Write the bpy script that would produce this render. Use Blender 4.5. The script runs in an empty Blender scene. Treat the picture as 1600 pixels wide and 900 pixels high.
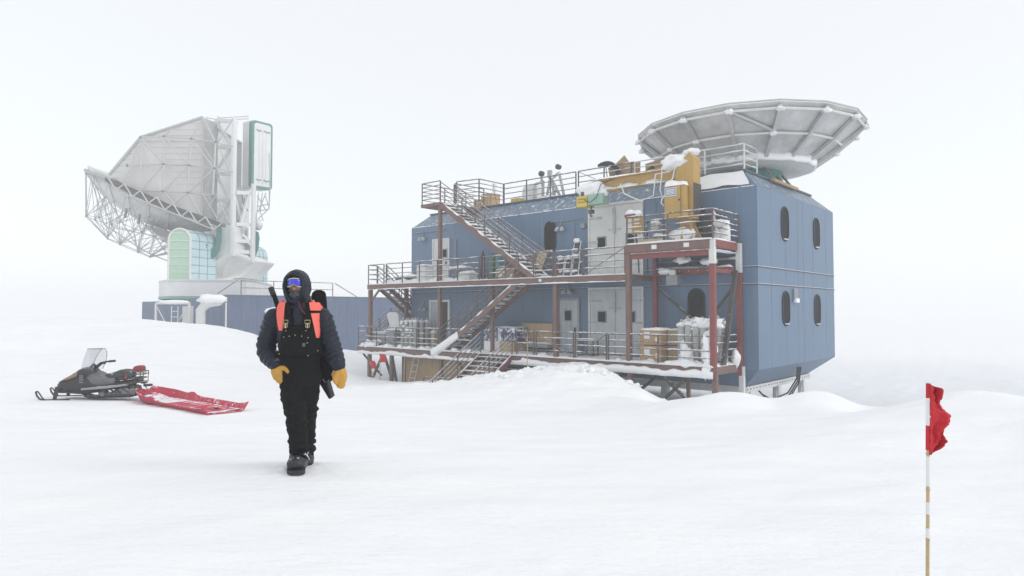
import bpy, bmesh, math, random
import numpy as np
from mathutils import Vector, Matrix, noise
R = math.radians
random.seed(7)
SC = bpy.context.scene
COL = SC.collection

# ------------------------------------------------------------------ camera, sky, sun, exposure
cam_d = bpy.data.cameras.new('camera'); cam = bpy.data.objects.new('camera', cam_d); COL.objects.link(cam)
cam_d.sensor_width = 36.0; cam_d.lens = 36.0*1039/1600
cam_d.clip_start = .05; cam_d.clip_end = 6000
cam.location = (0, 0, 1.52); cam.rotation_euler = (R(90+1.874), 0, 0)
SC.camera = cam
SC.render.resolution_x = 1024; SC.render.resolution_y = 576

w = bpy.data.worlds.new("World"); SC.world = w; w.use_nodes = True
wt = w.node_tree; wt.nodes.clear()
wo = wt.nodes.new('ShaderNodeOutputWorld')
sky = wt.nodes.new('ShaderNodeTexSky'); sky.sky_type = 'NISHITA'; sky.sun_disc = False
SUN_EL, SUN_AZ = R(30), R(112)                    # azimuth clockwise from +Y (view direction)
sky.sun_elevation = SUN_EL; sky.sun_rotation = SUN_AZ
bgs = wt.nodes.new('ShaderNodeBackground'); bgs.inputs[1].default_value = .05
wt.links.new(sky.outputs[0], bgs.inputs[0])
bgc = wt.nodes.new('ShaderNodeBackground')        # the closed cloud layer
bgc.inputs[0].default_value = (.815, .805, .775, 1); bgc.inputs[1].default_value = 1.0
add = wt.nodes.new('ShaderNodeAddShader')
wt.links.new(bgs.outputs[0], add.inputs[0]); wt.links.new(bgc.outputs[0], add.inputs[1])
wt.links.new(add.outputs[0], wo.inputs[0])
sd = bpy.data.lights.new('sun', 'SUN'); sd.energy = .8; sd.angle = R(22); sd.color = (1, .975, .94)
sun = bpy.data.objects.new('sun', sd); COL.objects.link(sun)
sv = Vector((math.sin(SUN_AZ)*math.cos(SUN_EL), math.cos(SUN_AZ)*math.cos(SUN_EL), math.sin(SUN_EL)))
sun.rotation_euler = sv.to_track_quat('Z', 'Y').to_euler(); sun.location = (30, -20, 60)
vs = SC.view_settings; vs.view_transform = 'Standard'; vs.look = 'None'; vs.exposure = 0.03; vs.gamma = 1; vs.use_curve_mapping = False
SC.cycles.volume_bounces = 2; SC.cycles.max_bounces = 8; SC.cycles.diffuse_bounces = 3
SC.cycles.use_denoising = True
HAZE = .0032

# ------------------------------------------------------------------ materials
def mat(name, rgb, rough=.6, metal=0., var=.12, vscale=3., frost=0., rime=0., bump=0., bscale=40., streak=0., spec=.5, alpha=None, fscale=6.):
    """procedural paint/metal/cloth: tone variation, vertical streaks, snow lodged on upward faces (frost) and rime patches (rime)"""
    m = bpy.data.materials.new(name); m.use_nodes = True; nt = m.node_tree; N = nt.nodes; L = nt.links
    b = N['Principled BSDF']; b.inputs['Roughness'].default_value = rough; b.inputs['Metallic'].default_value = metal
    b.inputs['Specular IOR Level'].default_value = spec
    geo = N.new('ShaderNodeNewGeometry')
    nz = N.new('ShaderNodeTexNoise'); nz.inputs['Scale'].default_value = vscale; nz.inputs['Detail'].default_value = 6; nz.inputs['Roughness'].default_value = .65
    L.new(geo.outputs['Position'], nz.inputs['Vector'])
    mr = N.new('ShaderNodeMapRange'); mr.inputs[1].default_value = .3; mr.inputs[2].default_value = .7
    mr.inputs[3].default_value = 1-var; mr.inputs[4].default_value = 1+var
    L.new(nz.outputs[0], mr.inputs[0])
    mul = N.new('ShaderNodeVectorMath'); mul.operation = 'SCALE'; mul.inputs[0].default_value = rgb
    L.new(mr.outputs[0], mul.inputs['Scale']); col = mul.outputs[0]
    if streak > 0:
        mp = N.new('ShaderNodeMapping'); mp.inputs['Scale'].default_value = (5, 5, .35)
        L.new(geo.outputs['Position'], mp.inputs[0])
        n2 = N.new('ShaderNodeTexNoise'); n2.inputs['Scale'].default_value = 1.6; n2.inputs['Detail'].default_value = 5
        L.new(mp.outputs[0], n2.inputs['Vector'])
        r2 = N.new('ShaderNodeMapRange'); r2.inputs[1].default_value = .42; r2.inputs[2].default_value = .78; r2.inputs[4].default_value = streak
        L.new(n2.outputs[0], r2.inputs[0])
        mx = N.new('ShaderNodeMix'); mx.data_type = 'RGBA'; L.new(r2.outputs[0], mx.inputs[0])
        L.new(col, mx.inputs[6]); mx.inputs[7].default_value = (.62, .66, .70, 1); col = mx.outputs[2]
    if frost > 0 or rime > 0:
        nf = N.new('ShaderNodeTexNoise'); nf.inputs['Scale'].default_value = fscale; nf.inputs['Detail'].default_value = 7; nf.inputs['Roughness'].default_value = .7
        L.new(geo.outputs['Position'], nf.inputs['Vector'])
        sx = N.new('ShaderNodeSeparateXYZ'); L.new(geo.outputs['Normal'], sx.inputs[0])
        up = N.new('ShaderNodeMath'); up.operation = 'MULTIPLY_ADD'; up.use_clamp = False
        L.new(sx.outputs[2], up.inputs[0]); up.inputs[1].default_value = .55*frost; L.new(nf.outputs[0], up.inputs[2])
        r3 = N.new('ShaderNodeMapRange'); r3.inputs[1].default_value = .74-.26*rime; r3.inputs[2].default_value = .82-.22*rime
        L.new(up.outputs[0], r3.inputs[0])
        mx2 = N.new('ShaderNodeMix'); mx2.data_type = 'RGBA'; L.new(r3.outputs[0], mx2.inputs[0])
        L.new(col, mx2.inputs[6]); mx2.inputs[7].default_value = (.82, .85, .88, 1); col = mx2.outputs[2]
    L.new(col, b.inputs['Base Color'])
    if bump > 0:
        nb = N.new('ShaderNodeTexNoise'); nb.inputs['Scale'].default_value = bscale; nb.inputs['Detail'].default_value = 5
        L.new(geo.outputs['Position'], nb.inputs['Vector'])
        bp = N.new('ShaderNodeBump'); bp.inputs['Strength'].default_value = bump; bp.inputs['Distance'].default_value = .02
        L.new(nb.outputs[0], bp.inputs['Height']); L.new(bp.outputs[0], b.inputs['Normal'])
    if alpha is not None: b.inputs['Alpha'].default_value = alpha
    return m

def snow_material(name, big=True):
    m = bpy.data.materials.new(name); m.use_nodes = True; nt = m.node_tree; N = nt.nodes; L = nt.links
    b = N['Principled BSDF']; b.inputs['Roughness'].default_value = .75; b.inputs['Specular IOR Level'].default_value = .2
    geo = N.new('ShaderNodeNewGeometry')
    n1 = N.new('ShaderNodeTexNoise'); n1.inputs['Scale'].default_value = .6; n1.inputs['Detail'].default_value = 6
    mp = N.new('ShaderNodeMapping'); mp.inputs['Rotation'].default_value = (0, 0, R(25)); mp.inputs['Scale'].default_value = (1, 2.6, 1)
    L.new(geo.outputs['Position'], mp.inputs[0]); L.new(mp.outputs[0], n1.inputs['Vector'])
    cr = N.new('ShaderNodeValToRGB'); cr.color_ramp.elements[0].position = .3; cr.color_ramp.elements[1].position = .7
    cr.color_ramp.elements[0].color = (.865, .88, .90, 1); cr.color_ramp.elements[1].color = (.915, .925, .935, 1)
    L.new(n1.outputs[0], cr.inputs[0])
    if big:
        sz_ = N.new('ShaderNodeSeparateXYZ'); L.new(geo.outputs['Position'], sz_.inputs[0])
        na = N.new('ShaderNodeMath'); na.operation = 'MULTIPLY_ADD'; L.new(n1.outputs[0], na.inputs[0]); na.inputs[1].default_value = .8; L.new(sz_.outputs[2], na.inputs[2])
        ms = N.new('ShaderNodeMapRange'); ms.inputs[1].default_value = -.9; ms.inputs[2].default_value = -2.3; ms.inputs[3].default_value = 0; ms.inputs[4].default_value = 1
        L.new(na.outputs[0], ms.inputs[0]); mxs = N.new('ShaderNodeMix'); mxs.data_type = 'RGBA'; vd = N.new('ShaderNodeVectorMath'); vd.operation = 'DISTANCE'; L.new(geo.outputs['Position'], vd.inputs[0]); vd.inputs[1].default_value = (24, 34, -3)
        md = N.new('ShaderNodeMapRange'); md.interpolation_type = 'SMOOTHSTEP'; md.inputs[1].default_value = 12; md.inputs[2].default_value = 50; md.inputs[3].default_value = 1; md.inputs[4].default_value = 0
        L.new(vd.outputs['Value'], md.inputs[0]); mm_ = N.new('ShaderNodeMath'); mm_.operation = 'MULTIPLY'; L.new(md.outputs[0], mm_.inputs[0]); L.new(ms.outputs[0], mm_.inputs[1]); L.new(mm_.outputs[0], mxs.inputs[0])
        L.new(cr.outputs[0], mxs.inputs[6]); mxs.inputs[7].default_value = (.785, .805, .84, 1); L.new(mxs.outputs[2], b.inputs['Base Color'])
    else: L.new(cr.outputs[0], b.inputs['Base Color'])
    hs = None
    for sc, amt, sy in ((1.1, .8, 2.2), (5., .34, 2.4), (22., .12, 1.6), (90., .05, 1.)):
        mpp = N.new('ShaderNodeMapping'); mpp.inputs['Rotation'].default_value = (0, 0, R(20+sc)); mpp.inputs['Scale'].default_value = (1, sy, 1)
        L.new(geo.outputs['Position'], mpp.inputs[0])
        nn = N.new('ShaderNodeTexNoise'); nn.inputs['Scale'].default_value = sc; nn.inputs['Detail'].default_value = 4
        L.new(mpp.outputs[0], nn.inputs['Vector'])
        mm = N.new('ShaderNodeMath'); mm.operation = 'MULTIPLY'; mm.inputs[1].default_value = amt; L.new(nn.outputs[0], mm.inputs[0])
        if hs is None: hs = mm.outputs[0]
        else:
            a = N.new('ShaderNodeMath'); a.operation = 'ADD'; L.new(hs, a.inputs[0]); L.new(mm.outputs[0], a.inputs[1]); hs = a.outputs[0]
    bp = N.new('ShaderNodeBump'); bp.inputs['Strength'].default_value = .55 if big else .35; bp.inputs['Distance'].default_value = .10 if big else .03
    L.new(hs, bp.inputs['Height']); L.new(bp.outputs[0], b.inputs['Normal'])
    return m

M = {}
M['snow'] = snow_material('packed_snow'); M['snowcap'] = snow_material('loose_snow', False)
M['blue'] = mat('blue_panel_paint', (.116, .186, .285), .5, var=.05, vscale=.6, streak=.03, rime=.07, fscale=11)
M['annexblue'] = mat('annex_blue_paint', (.058, .095, .185), .5, var=.06, vscale=.5, streak=.07)
M['blue_roof'] = mat('blue_roof_paint', (.12, .18, .26), .5, var=.1, streak=.3, frost=.22, rime=.34, fscale=4.5)
M['seam'] = mat('panel_seam', (.10, .155, .235), .5, var=.2, streak=.5)
M['trimdark'] = mat('dark_trim', (.07, .09, .12), .6, frost=.5)
M['rust'] = mat('red_brown_steel_paint', (.175, .105, .088), .65, var=.18, frost=.7, rime=.2)
M['red'] = mat('dull_red_steel_paint', (.22, .058, .052), .65, var=.18, frost=.6, rime=.14)
M['rail'] = mat('brown_rail_paint', (.125, .09, .082), .6, var=.15, frost=.75, rime=.16, fscale=14)
M['whitesteel'] = mat('white_steel_paint', (.66, .67, .66), .55, var=.08, rime=.2)
M['greysteel'] = mat('grey_galvanised_steel', (.27, .29, .31), .5, .3, var=.15, frost=.5)
M['darksteel'] = mat('dark_steel', (.06, .055, .055), .6, var=.2, frost=.6, rime=.08)
M['grate'] = mat('steel_grating', (.10, .09, .088), .7, var=.2, frost=.5)
M['door'] = mat('pale_door_paint', (.60, .61, .58), .55, var=.07, rime=.12, vscale=1.2, streak=.15)
M['doorblue'] = mat('worn_grey_blue_door', (.36, .41, .44), .5, var=.16, rime=.35, vscale=1.5, streak=.7)
M['door2'] = mat('frosted_pale_door', (.50, .54, .56), .55, var=.12, rime=.35, vscale=1.4, streak=.5)
M['glass'] = mat('dark_window_glass', (.012, .014, .015), .6, var=.3, vscale=1.5, spec=.05)
M['gasket'] = mat('black_rubber', (.022, .022, .025), .7, var=.2, frost=.3)
M['rubber'] = mat('window_rubber', (.018, .018, .02), .7, var=.2)
M['gutter'] = mat('dark_gutter', (.085, .085, .085), .6, var=.2)
M['yellow'] = mat('crane_yellow_paint', (.46, .285, .075), .55, var=.1, frost=.5, rime=.14)
M['lemon'] = mat('lemon_yellow_paint', (.66, .48, .08), .55, var=.1, rime=.12)
M['mint'] = mat('mint_green_paint', (.30, .46, .38), .55, var=.08, rime=.12)
M['card'] = mat('brown_cardboard', (.42, .28, .16), .85, var=.1, rime=.05)
M['ply'] = mat('weathered_plywood', (.40, .28, .15), .8, var=.16, vscale=1.5, streak=.12, rime=.05)
M['timber'] = mat('pale_timber', (.50, .40, .27), .8, var=.12, frost=.5)
M['cylgrey'] = mat('frosted_grey_cylinder', (.40, .41, .40), .5, var=.12, frost=.5, rime=.3)
M['cylgreen'] = mat('green_cylinder', (.10, .21, .11), .5, frost=.4, rime=.1)
M['cylteal'] = mat('teal_cylinder', (.10, .26, .28), .5, frost=.4, rime=.1)
M['cylbrown'] = mat('brown_cylinder', (.06, .035, .03), .5, frost=.4, rime=.1)
M['dish'] = mat('brushed_aluminium_panels', (.56, .56, .55), .42, .4, var=.24, vscale=1.1, rime=.02)
M['dishrib'] = mat('dull_aluminium_ribs', (.50, .50, .50), .45, .4, var=.1, frost=.4)
M['telwhite'] = mat('telescope_white_paint', (.72, .73, .73), .55, var=.06, vscale=.8, rime=.1)
M['telgrey'] = mat('shield_grey_panels', (.66, .655, .64), .5, .15, var=.06, vscale=.6, streak=.1)
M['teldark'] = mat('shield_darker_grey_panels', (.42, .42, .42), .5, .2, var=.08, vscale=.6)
M['truss'] = mat('truss_white_tube', (.50, .50, .49), .5, var=.12, vscale=4)
M['trussgrey'] = mat('truss_grey_joint', (.20, .20, .20), .5, var=.12)
M['teal'] = mat('teal_green_paint', (.055, .235, .195), .5, var=.08)
M['celadon'] = mat('pale_green_panels', (.42, .62, .47), .55, var=.05)
M['paleblue'] = mat('pale_blue_panels', (.47, .66, .70), .55, var=.05, rime=.1)
M['baseteal'] = mat('green_base_edge', (.22, .42, .34), .6)
M['flag'] = mat('red_flag_cloth', (.55, .022, .035), .85, var=.1, bump=.3, bscale=200)
M['bamboo'] = mat('bamboo_cane', (.50, .38, .20), .6, var=.15, vscale=8)
M['whitetape'] = mat('white_tape', (.74, .74, .72), .7, var=.05)
M['labelwhite'] = mat('white_label', (.75, .76, .76), .6, var=.04)
M['labelblue'] = mat('blue_label_border', (.08, .17, .36), .6, var=.05)
M['navytarp'] = mat('navy_wrapped_cover', (.028, .045, .12), .6, rime=.95, fscale=4.2, var=.2)
# person
M['jacket'] = mat('navy_quilted_nylon', (.005, .009, .021), .45, var=.2, vscale=12, bump=.3, bscale=30, spec=.3)
M['canvas'] = mat('black_canvas', (.0065, .0065, .0075), .85, var=.3, vscale=14, bump=.6, bscale=24, rime=.16, fscale=26, spec=.12)
M['leather'] = mat('yellow_leather', (.50, .27, .035), .6, var=.16, vscale=18, bump=.3, bscale=60)
M['coral'] = mat('coral_strap_padding', (.85, .16, .12), .75, var=.05, bump=.2, bscale=150)
M['brass'] = mat('brass_hardware', (.55, .47, .30), .35, .8, var=.1)
M['skin'] = mat('skin', (.40, .20, .14), .55, var=.1, vscale=20)
M['gaiter'] = mat('patterned_grey_face_cloth', (.055, .06, .07), .9, var=.5, vscale=28, rime=.62, fscale=24)
M['gogframe'] = mat('lime_white_goggle_frame', (.62, .70, .36), .45, var=.05)
M['boot'] = mat('black_boot_rubber', (.012, .014, .018), .45, rime=.2, fscale=38, frost=.25)
M['nylon'] = mat('black_nylon_case', (.006, .006, .008), .8, var=.2, bump=.4, bscale=40, spec=.1)
M['cuff'] = mat('grey_knit_cuff', (.10, .11, .11), .9, var=.3, vscale=60)
M['maroon'] = mat('maroon_zip_cord', (.12, .02, .035), .8)
def goggle_mat():
    m = bpy.data.materials.new('mirrored_blue_lens'); m.use_nodes = True; nt = m.node_tree; N = nt.nodes; L = nt.links
    b = N['Principled BSDF']; b.inputs['Metallic'].default_value = .75; b.inputs['Roughness'].default_value = .16
    lw = N.new('ShaderNodeLayerWeight'); lw.inputs[0].default_value = .35
    geo = N.new('ShaderNodeNewGeometry'); nz = N.new('ShaderNodeTexNoise'); nz.inputs['Scale'].default_value = 12
    L.new(geo.outputs['Position'], nz.inputs['Vector'])
    a = N.new('ShaderNodeMath'); a.operation = 'MULTIPLY_ADD'; L.new(nz.outputs[0], a.inputs[0]); a.inputs[1].default_value = .5; L.new(lw.outputs[1], a.inputs[2])
    cr = N.new('ShaderNodeValToRGB'); e = cr.color_ramp.elements; e[0].position = .2; e[0].color = (.05, .08, .62, 1); e[1].position = .8; e[1].color = (.10, .42, .75, 1)
    x = e.new(.5); x.color = (.16, .10, .75, 1)
    L.new(a.outputs[0], cr.inputs[0]); L.new(cr.outputs[0], b.inputs['Base Color']); return m
M['lens'] = goggle_mat()
# snowmobile
M['cowl'] = mat('black_snowmobile_plastic', (.018, .019, .022), .38, var=.2, rime=.08, fscale=12, frost=.15)
M['cowlbrown'] = mat('bronze_hood_panel', (.26, .17, .11), .4, var=.15, frost=.2)
M['cowlgrey'] = mat('snow_dusted_grey_side', (.12, .12, .125), .5, var=.3, rime=.5, fscale=4)
M['seat'] = mat('black_vinyl_seat', (.035, .036, .04), .5, rime=.12, frost=.25)
M['track'] = mat('black_track_rubber', (.02, .02, .022), .8, rime=.3, fscale=14, frost=.4)
M['redbag'] = mat('red_bag', (.24, .02, .03), .6)
M['wheelgrey'] = mat('grey_idler_wheel', (.20, .20, .21), .5, rime=.3, fscale=16)
def clear_mat():
    m = bpy.data.materials.new('clear_windshield'); m.use_nodes = True; nt = m.node_tree; N = nt.nodes; L = nt.links; N.clear()
    o = N.new('ShaderNodeOutputMaterial'); t = N.new('ShaderNodeBsdfTransparent'); t.inputs[0].default_value = (.93, .93, .94, 1)
    g = N.new('ShaderNodeBsdfGlossy'); g.inputs[0].default_value = (.8, .8, .8, 1); g.inputs[1].default_value = .15
    x = N.new('ShaderNodeMixShader'); x.inputs[0].default_value = .06
    L.new(t.outputs[0], x.inputs[1]); L.new(g.outputs[0], x.inputs[2]); L.new(x.outputs[0], o.inputs[0]); return m
M['clear'] = clear_mat()
M['sled'] = mat('crimson_sled_plastic', (.50, .035, .075), .45, var=.08, frost=.42, rime=.05, fscale=9)
M['sledin'] = mat('snow_dusted_sled_floor', (.55, .10, .15), .5, var=.08, frost=.62, rime=.1, fscale=7)
M['cord'] = mat('dark_cord', (.05, .03, .035), .8)

# ------------------------------------------------------------------ scene-object helpers
UX = Vector((-.74742, .66434, 0)); VX = Vector((.66434, .74742, 0)); C0 = Vector((9.37, 25.3, 0))
ANG = math.atan2(VX.y, VX.x)
def W(u, v, z): return C0 + UX*u + VX*v + Vector((0, 0, z))
BASE = {}
def tag(o, label=None, cat=None, group=None, kind=None):
    if label: o['label'] = label
    if cat: o['category'] = cat
    if group: o['group'] = group
    if kind: o['kind'] = kind
    return o
def thing(name, label, cat, loc=(0, 0, 0), rotz=0, group=None):
    o = bpy.data.objects.new(name, None); COL.objects.link(o); o.location = loc; o.rotation_euler = (0, 0, rotz)
    o.empty_display_size = .2
    return tag(o, label, cat, group)
def bthing(name, label, cat, u, v, z, group=None):
    """a thing placed in the building's frame: u along the long face, v through the building, z up"""
    o = thing(name, label, cat, W(u, v, z), ANG, group); BASE[o.name] = (u, v, z); return o
class MB:
    """collects shapes, builds ONE mesh object. frame 'B': points are (u,v,z) of the building frame; else plain xyz of the parent"""
    def __init__(s, frame='B'): s.v = []; s.f = []; s.frame = frame
    def add(s, vs, fs):
        n = len(s.v); s.v += [tuple(p) for p in vs]; s.f += [tuple(i+n for i in f) for f in fs]
    def box(s, a, b):
        x0, y0, z0 = [min(p, q) for p, q in zip(a, b)]; x1, y1, z1 = [max(p, q) for p, q in zip(a, b)]
        s.add([(x0,y0,z0),(x1,y0,z0),(x1,y1,z0),(x0,y1,z0),(x0,y0,z1),(x1,y0,z1),(x1,y1,z1),(x0,y1,z1)],
              [(0,3,2,1),(4,5,6,7),(0,1,5,4),(1,2,6,5),(2,3,7,6),(3,0,4,7)]); return s
    def bar(s, a, b, w, h, up=(0, 0, 1)):
        a = Vector(a); b = Vector(b); d = (b-a).normalized(); up = Vector(up)
        if abs(d.dot(up)) > .98: up = Vector((1, 0, 0))
        x = d.cross(up).normalized()*w/2; y = x.cross(d).normalized()*h/2
        s.add([a-x-y, a+x-y, a+x+y, a-x+y, b-x-y, b+x-y, b+x+y, b-x+y],
              [(0,1,2,3),(7,6,5,4),(0,4,5,1),(1,5,6,2),(2,6,7,3),(3,7,4,0)]); return s
    def tube(s, pts, r, n=6, closed=False):
        pts = [Vector(p) for p in pts]; k = len(pts); rs = r if isinstance(r, (list, tuple)) else [r]*k
        rings = []; prev = None
        for i, p in enumerate(pts):
            if closed: d = pts[(i+1) % k]-pts[i-1]
            else: d = pts[min(i+1, k-1)]-pts[max(i-1, 0)]
            d.normalize()
            if prev is None:
                up = Vector((0, 0, 1)) if abs(d.z) < .9 else Vector((1, 0, 0)); x = d.cross(up).normalized()
            else:
                x = (prev-d*prev.dot(d)); x = x.normalized() if x.length > 1e-6 else d.orthogonal().normalized()
            prev = x; y = d.cross(x)
            rings.append([p+(x*math.cos(2*math.pi*j/n)+y*math.sin(2*math.pi*j/n))*rs[i] for j in range(n)])
        vs = [q for g in rings for q in g]; fs = []
        for i in range(k if closed else k-1):
            i2 = (i+1) % k
            for j in range(n): fs.append((i*n+j, i*n+(j+1) % n, i2*n+(j+1) % n, i2*n+j))
        if not closed: fs += [tuple(range(n))[::-1], tuple((k-1)*n+j for j in range(n))]
        s.add(vs, fs); return s
    def lathe(s, c, prof, n=16, axis='z'):
        cx, cy, cz = c; vs = []; fs = []
        for r, h in prof:
            for j in range(n):
                a = 2*math.pi*j/n
                if axis == 'z': vs.append((cx+r*math.cos(a), cy+r*math.sin(a), cz+h))
                elif axis == 'y': vs.append((cx+r*math.cos(a), cy+h, cz+r*math.sin(a)))
                else: vs.append((cx+h, cy+r*math.cos(a), cz+r*math.sin(a)))
        for i in range(len(prof)-1):
            for j in range(n): fs.append((i*n+j, i*n+(j+1) % n, (i+1)*n+(j+1) % n, (i+1)*n+j))
        fs += [tuple(range(n))[::-1], tuple((len(prof)-1)*n+j for j in range(n))]
        s.add(vs, fs); return s
    def prism(s, poly, d):
        """poly: list of 3D points, extruded by vector d"""
        n = len(poly); d = Vector(d); vs = [Vector(p) for p in poly]+[Vector(p)+d for p in poly]
        s.add(vs, [tuple(range(n))[::-1], tuple(range(n, 2*n))]+[(i, (i+1) % n, n+(i+1) % n, n+i) for i in range(n)]); return s
    def loft(s, rings, cap=True):
        n = len(rings[0]); vs = [p for r in rings for p in r]; fs = []
        for i in range(len(rings)-1):
            for j in range(n): fs.append((i*n+j, i*n+(j+1) % n, (i+1)*n+(j+1) % n, (i+1)*n+j))
        if cap: fs += [tuple(range(n))[::-1], tuple((len(rings)-1)*n+j for j in range(n))]
        s.add(vs, fs); return s
    def build(s, name, m, parent=None, smooth=False, bevel=0, label=None, weld=False):
        me = bpy.data.meshes.new(name)
        if s.frame == 'B':
            bu, bv, bz = BASE[parent.name] if parent else (0, 0, 0)
            vs = [(p[1]-bv, p[0]-bu, p[2]-bz) for p in s.v]
        else: vs = s.v
        me.from_pydata([tuple(v) for v in vs], [], s.f); me.update()
        bm = bmesh.new(); bm.from_mesh(me)
        if weld: bmesh.ops.remove_doubles(bm, verts=bm.verts, dist=1e-4)
        bmesh.ops.recalc_face_normals(bm, faces=bm.faces)
        if bevel: bmesh.ops.bevel(bm, geom=[e for e in bm.edges if len(e.link_faces) == 2 and e.calc_face_angle(0) > .5], offset=bevel, segments=2, affect='EDGES', profile=.6)
        bm.to_mesh(me); bm.free()
        if smooth:
            for p in me.polygons: p.use_smooth = True
        me.materials.append(m)
        o = bpy.data.objects.new(name, me); COL.objects.link(o)
        if parent:
            o.parent = parent
            if parent.name in BASE: BASE[o.name] = BASE[parent.name]
        if label: o['label'] = label
        return o
def copy_tree(o, loc=None, label=None, parent=None, rotz=None):
    c = o.copy(); COL.objects.link(c)
    if parent: c.parent = parent
    if loc is not None: c.location = loc
    if rotz is not None: c.rotation_euler = (0, 0, rotz)
    if label: c['label'] = label
    for ch in list(o.children): copy_tree(ch, parent=c)
    return c
def snow_patch(mb, u0, u1, v0, v1, z, h, res=.12, seed=0, rough=.5, lip=0.0):
    """a lumpy sheet of lodged snow over a rectangle, thick in the middle, ragged at its edge"""
    nu = max(2, int((u1-u0)/res)); nv = max(2, int((v1-v0)/res)); vs = []; fs = []
    for j in range(nv+1):
        for i in range(nu+1):
            a, b = i/nu, j/nv; u = u0+(u1-u0)*a; v = v0+(v1-v0)*b
            e = min(1, min(a, 1-a)*nu/1.3, min(b, 1-b)*nv/1.3)
            nn = noise.noise(Vector((u*1.7+seed*7, v*1.7, seed)))*.5+noise.noise(Vector((u*6+seed, v*6, 3)))*.3
            hh = h*(1+rough*2*nn)*e; hh = max(hh, -.004)
            vs.append((u+noise.noise(Vector((u*5, v*5, seed)))*.06*(1 if e < 1 else 0), v+noise.noise(Vector((u*5, v*5, seed+9)))*.05*(1 if e < 1 else 0), z+hh if e > 0 else z-.012))
    for j in range(nv):
        for i in range(nu):
            a = j*(nu+1)+i; fs.append((a, a+1, a+nu+2, a+nu+1))
    mb.add(vs, fs); return mb
def blob(mb, c, r, n=10, seed=0, amp=.3, sq=(1, 1, 1)):
    """a lumpy clod of snow"""
    cx, cy, cz = c; rings = []
    for i in range(1, n):
        th = math.pi*i/n; ring = []
        for j in range(n*2):
            ph = 2*math.pi*j/(n*2); d = Vector((math.sin(th)*math.cos(ph), math.sin(th)*math.sin(ph), math.cos(th)))
            q = r*(1+amp*noise.noise(d*1.8+Vector((seed*3.1, seed, 0)))+amp*.5*noise.noise(d*5+Vector((0, seed*2.3, 1))))
            ring.append((cx+d.x*q*sq[0], cy+d.y*q*sq[1], cz+d.z*q*sq[2]))
        rings.append(ring)
    return mb.loft(rings)

# ------------------------------------------------------------------ SETTING: the snow field
# surveyed spot heights (x, y, z) of the drifts
F_ = 1039.; PT = math.atan(34/F_)
def spot(px, py, Y):
    x = (px-800)/F_; y = (450-py)/F_; d = Vector((x, math.cos(PT)-y*math.sin(PT), math.sin(PT)+y*math.cos(PT)))
    return (d.x/d.y*Y, Y, 1.52+d.z/d.y*Y)
PTS = [(0,0,0),(2,1,0),(-2,1,0),(0,-8,0),(-8,-4,0),(8,-4,0),(-6,3,0),(6,3,.02),(0,4,0),(-2,6.3,0),(1.5,3.4,0),(0,-60,0),(-60,-30,0),(60,-30,-.5),
  (-12,6,.05),(12,6,0)]
PTS += [spot(*p) for p in [
 (140,621,18),(30,622,18),(250,636,17),(395,648,16),(0,650,14),(300,685,10),(100,685,10),(600,700,9.5),(600,650,15),(500,640,17),(0,620,19),
 (0,503,46),(100,501,46),(200,502,44),(290,506,42),(350,514,40),(400,524,37),(470,548,35),(150,556,29),(60,550,30),(300,570,28),(420,588,27),(500,600,28),
 (560,604,30),(590,602,29),(640,600,28),(700,603,27),(760,592,26.3),(830,579,25.2),(880,573,24.6),(915,574,24),(950,582,23.6),(985,600,23),(1010,615,22.3),(1040,634,20),
 (900,640,18.5),(760,640,18.5),(1000,660,14),(900,700,10),(900,800,5.2),(1200,700,9.7),(1400,690,10),(1590,700,9.5),
 (1100,622,17),(1140,614,16.3),(1165,615,16),(1185,622,15.6),(1215,631,15.3),(1213,632,16.4),(1345,646,15.8),(1370,641,15.5),(1240,622,15.3),(1258,614,15.4),(1280,609,15.6),(1302,613,15.4),(1325,630,15),(1345,644,14.6),(1372,640,14.3),(1420,632,14),(1480,613,13.5),(1530,610,13.3),(1600,619,13),(1750,630,13)]]
PTS += [(-45,60,-.6),(-30,52,-.6),(-22,50,-.9),(-14,46,-1.2),(-8,42,-1.9),(-12,38,-1.7),(-60,60,0),(-5,36,-2.6)]
for u, v, z in [(22,-1,-2.7),(18,-1.2,-2.6),(14,-1,-2.6),(10,-.5,-2.7),(6,-.8,-2.7),(2,-1,-2.6),(3,4,-2.9),(12,5,-2.9),(0,9,-3),(-2,3,-2.6),(-4,9,-3.1),(12,-2.4,-2.1),(14,-3.2,-1.9),(7,-2.6,-1.7)]:
    p = W(u, v, z); PTS.append((p.x, p.y, p.z))
for a in range(-180, 180, 15):
    for r_ in (110, 260):
        x = r_*math.sin(R(a)); y = r_*math.cos(R(a)); PTS.append((x, y, -3.4 if abs(a) < 100 else -1.5))
PTS += [(20,22,-2.9),(14,22,-2.8),(11.5,22.3,-2.8),(17,18.6,-2.4),(9,19.2,-2.0),(11,18.4,-1.9),(13.5,18.2,-2.2),(7.5,20.3,-2.0),(16,24,-3.1),(5,21.5,-1.9),(24,20,-2.6),(10.5,20.5,-2.2),(30,30,-3.2),(22,34,-3.2),(40,50,-3.4),(30,14,-.6),(60,30,-3.2),(20,60,-3.4),(0,70,-3.4),(-20,85,-3)]
P_ = np.array(PTS, float)
def kern(d): return np.sqrt(d*d+.4)
def solve():
    n = len(P_); sc = P_[:, :2]
    D = np.sqrt(((sc[:, None]-sc[None])**2).sum(-1)); A = -kern(D)+np.eye(n)*.002
    B = np.hstack([np.ones((n, 1)), sc*.01]); Z = np.zeros((3, 3))
    S = np.vstack([np.hstack([A, B]), np.hstack([B.T, Z])]); rhs = np.concatenate([P_[:, 2], [0, 0, 0]])
    return np.linalg.solve(S, rhs)
WT = solve()
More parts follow.
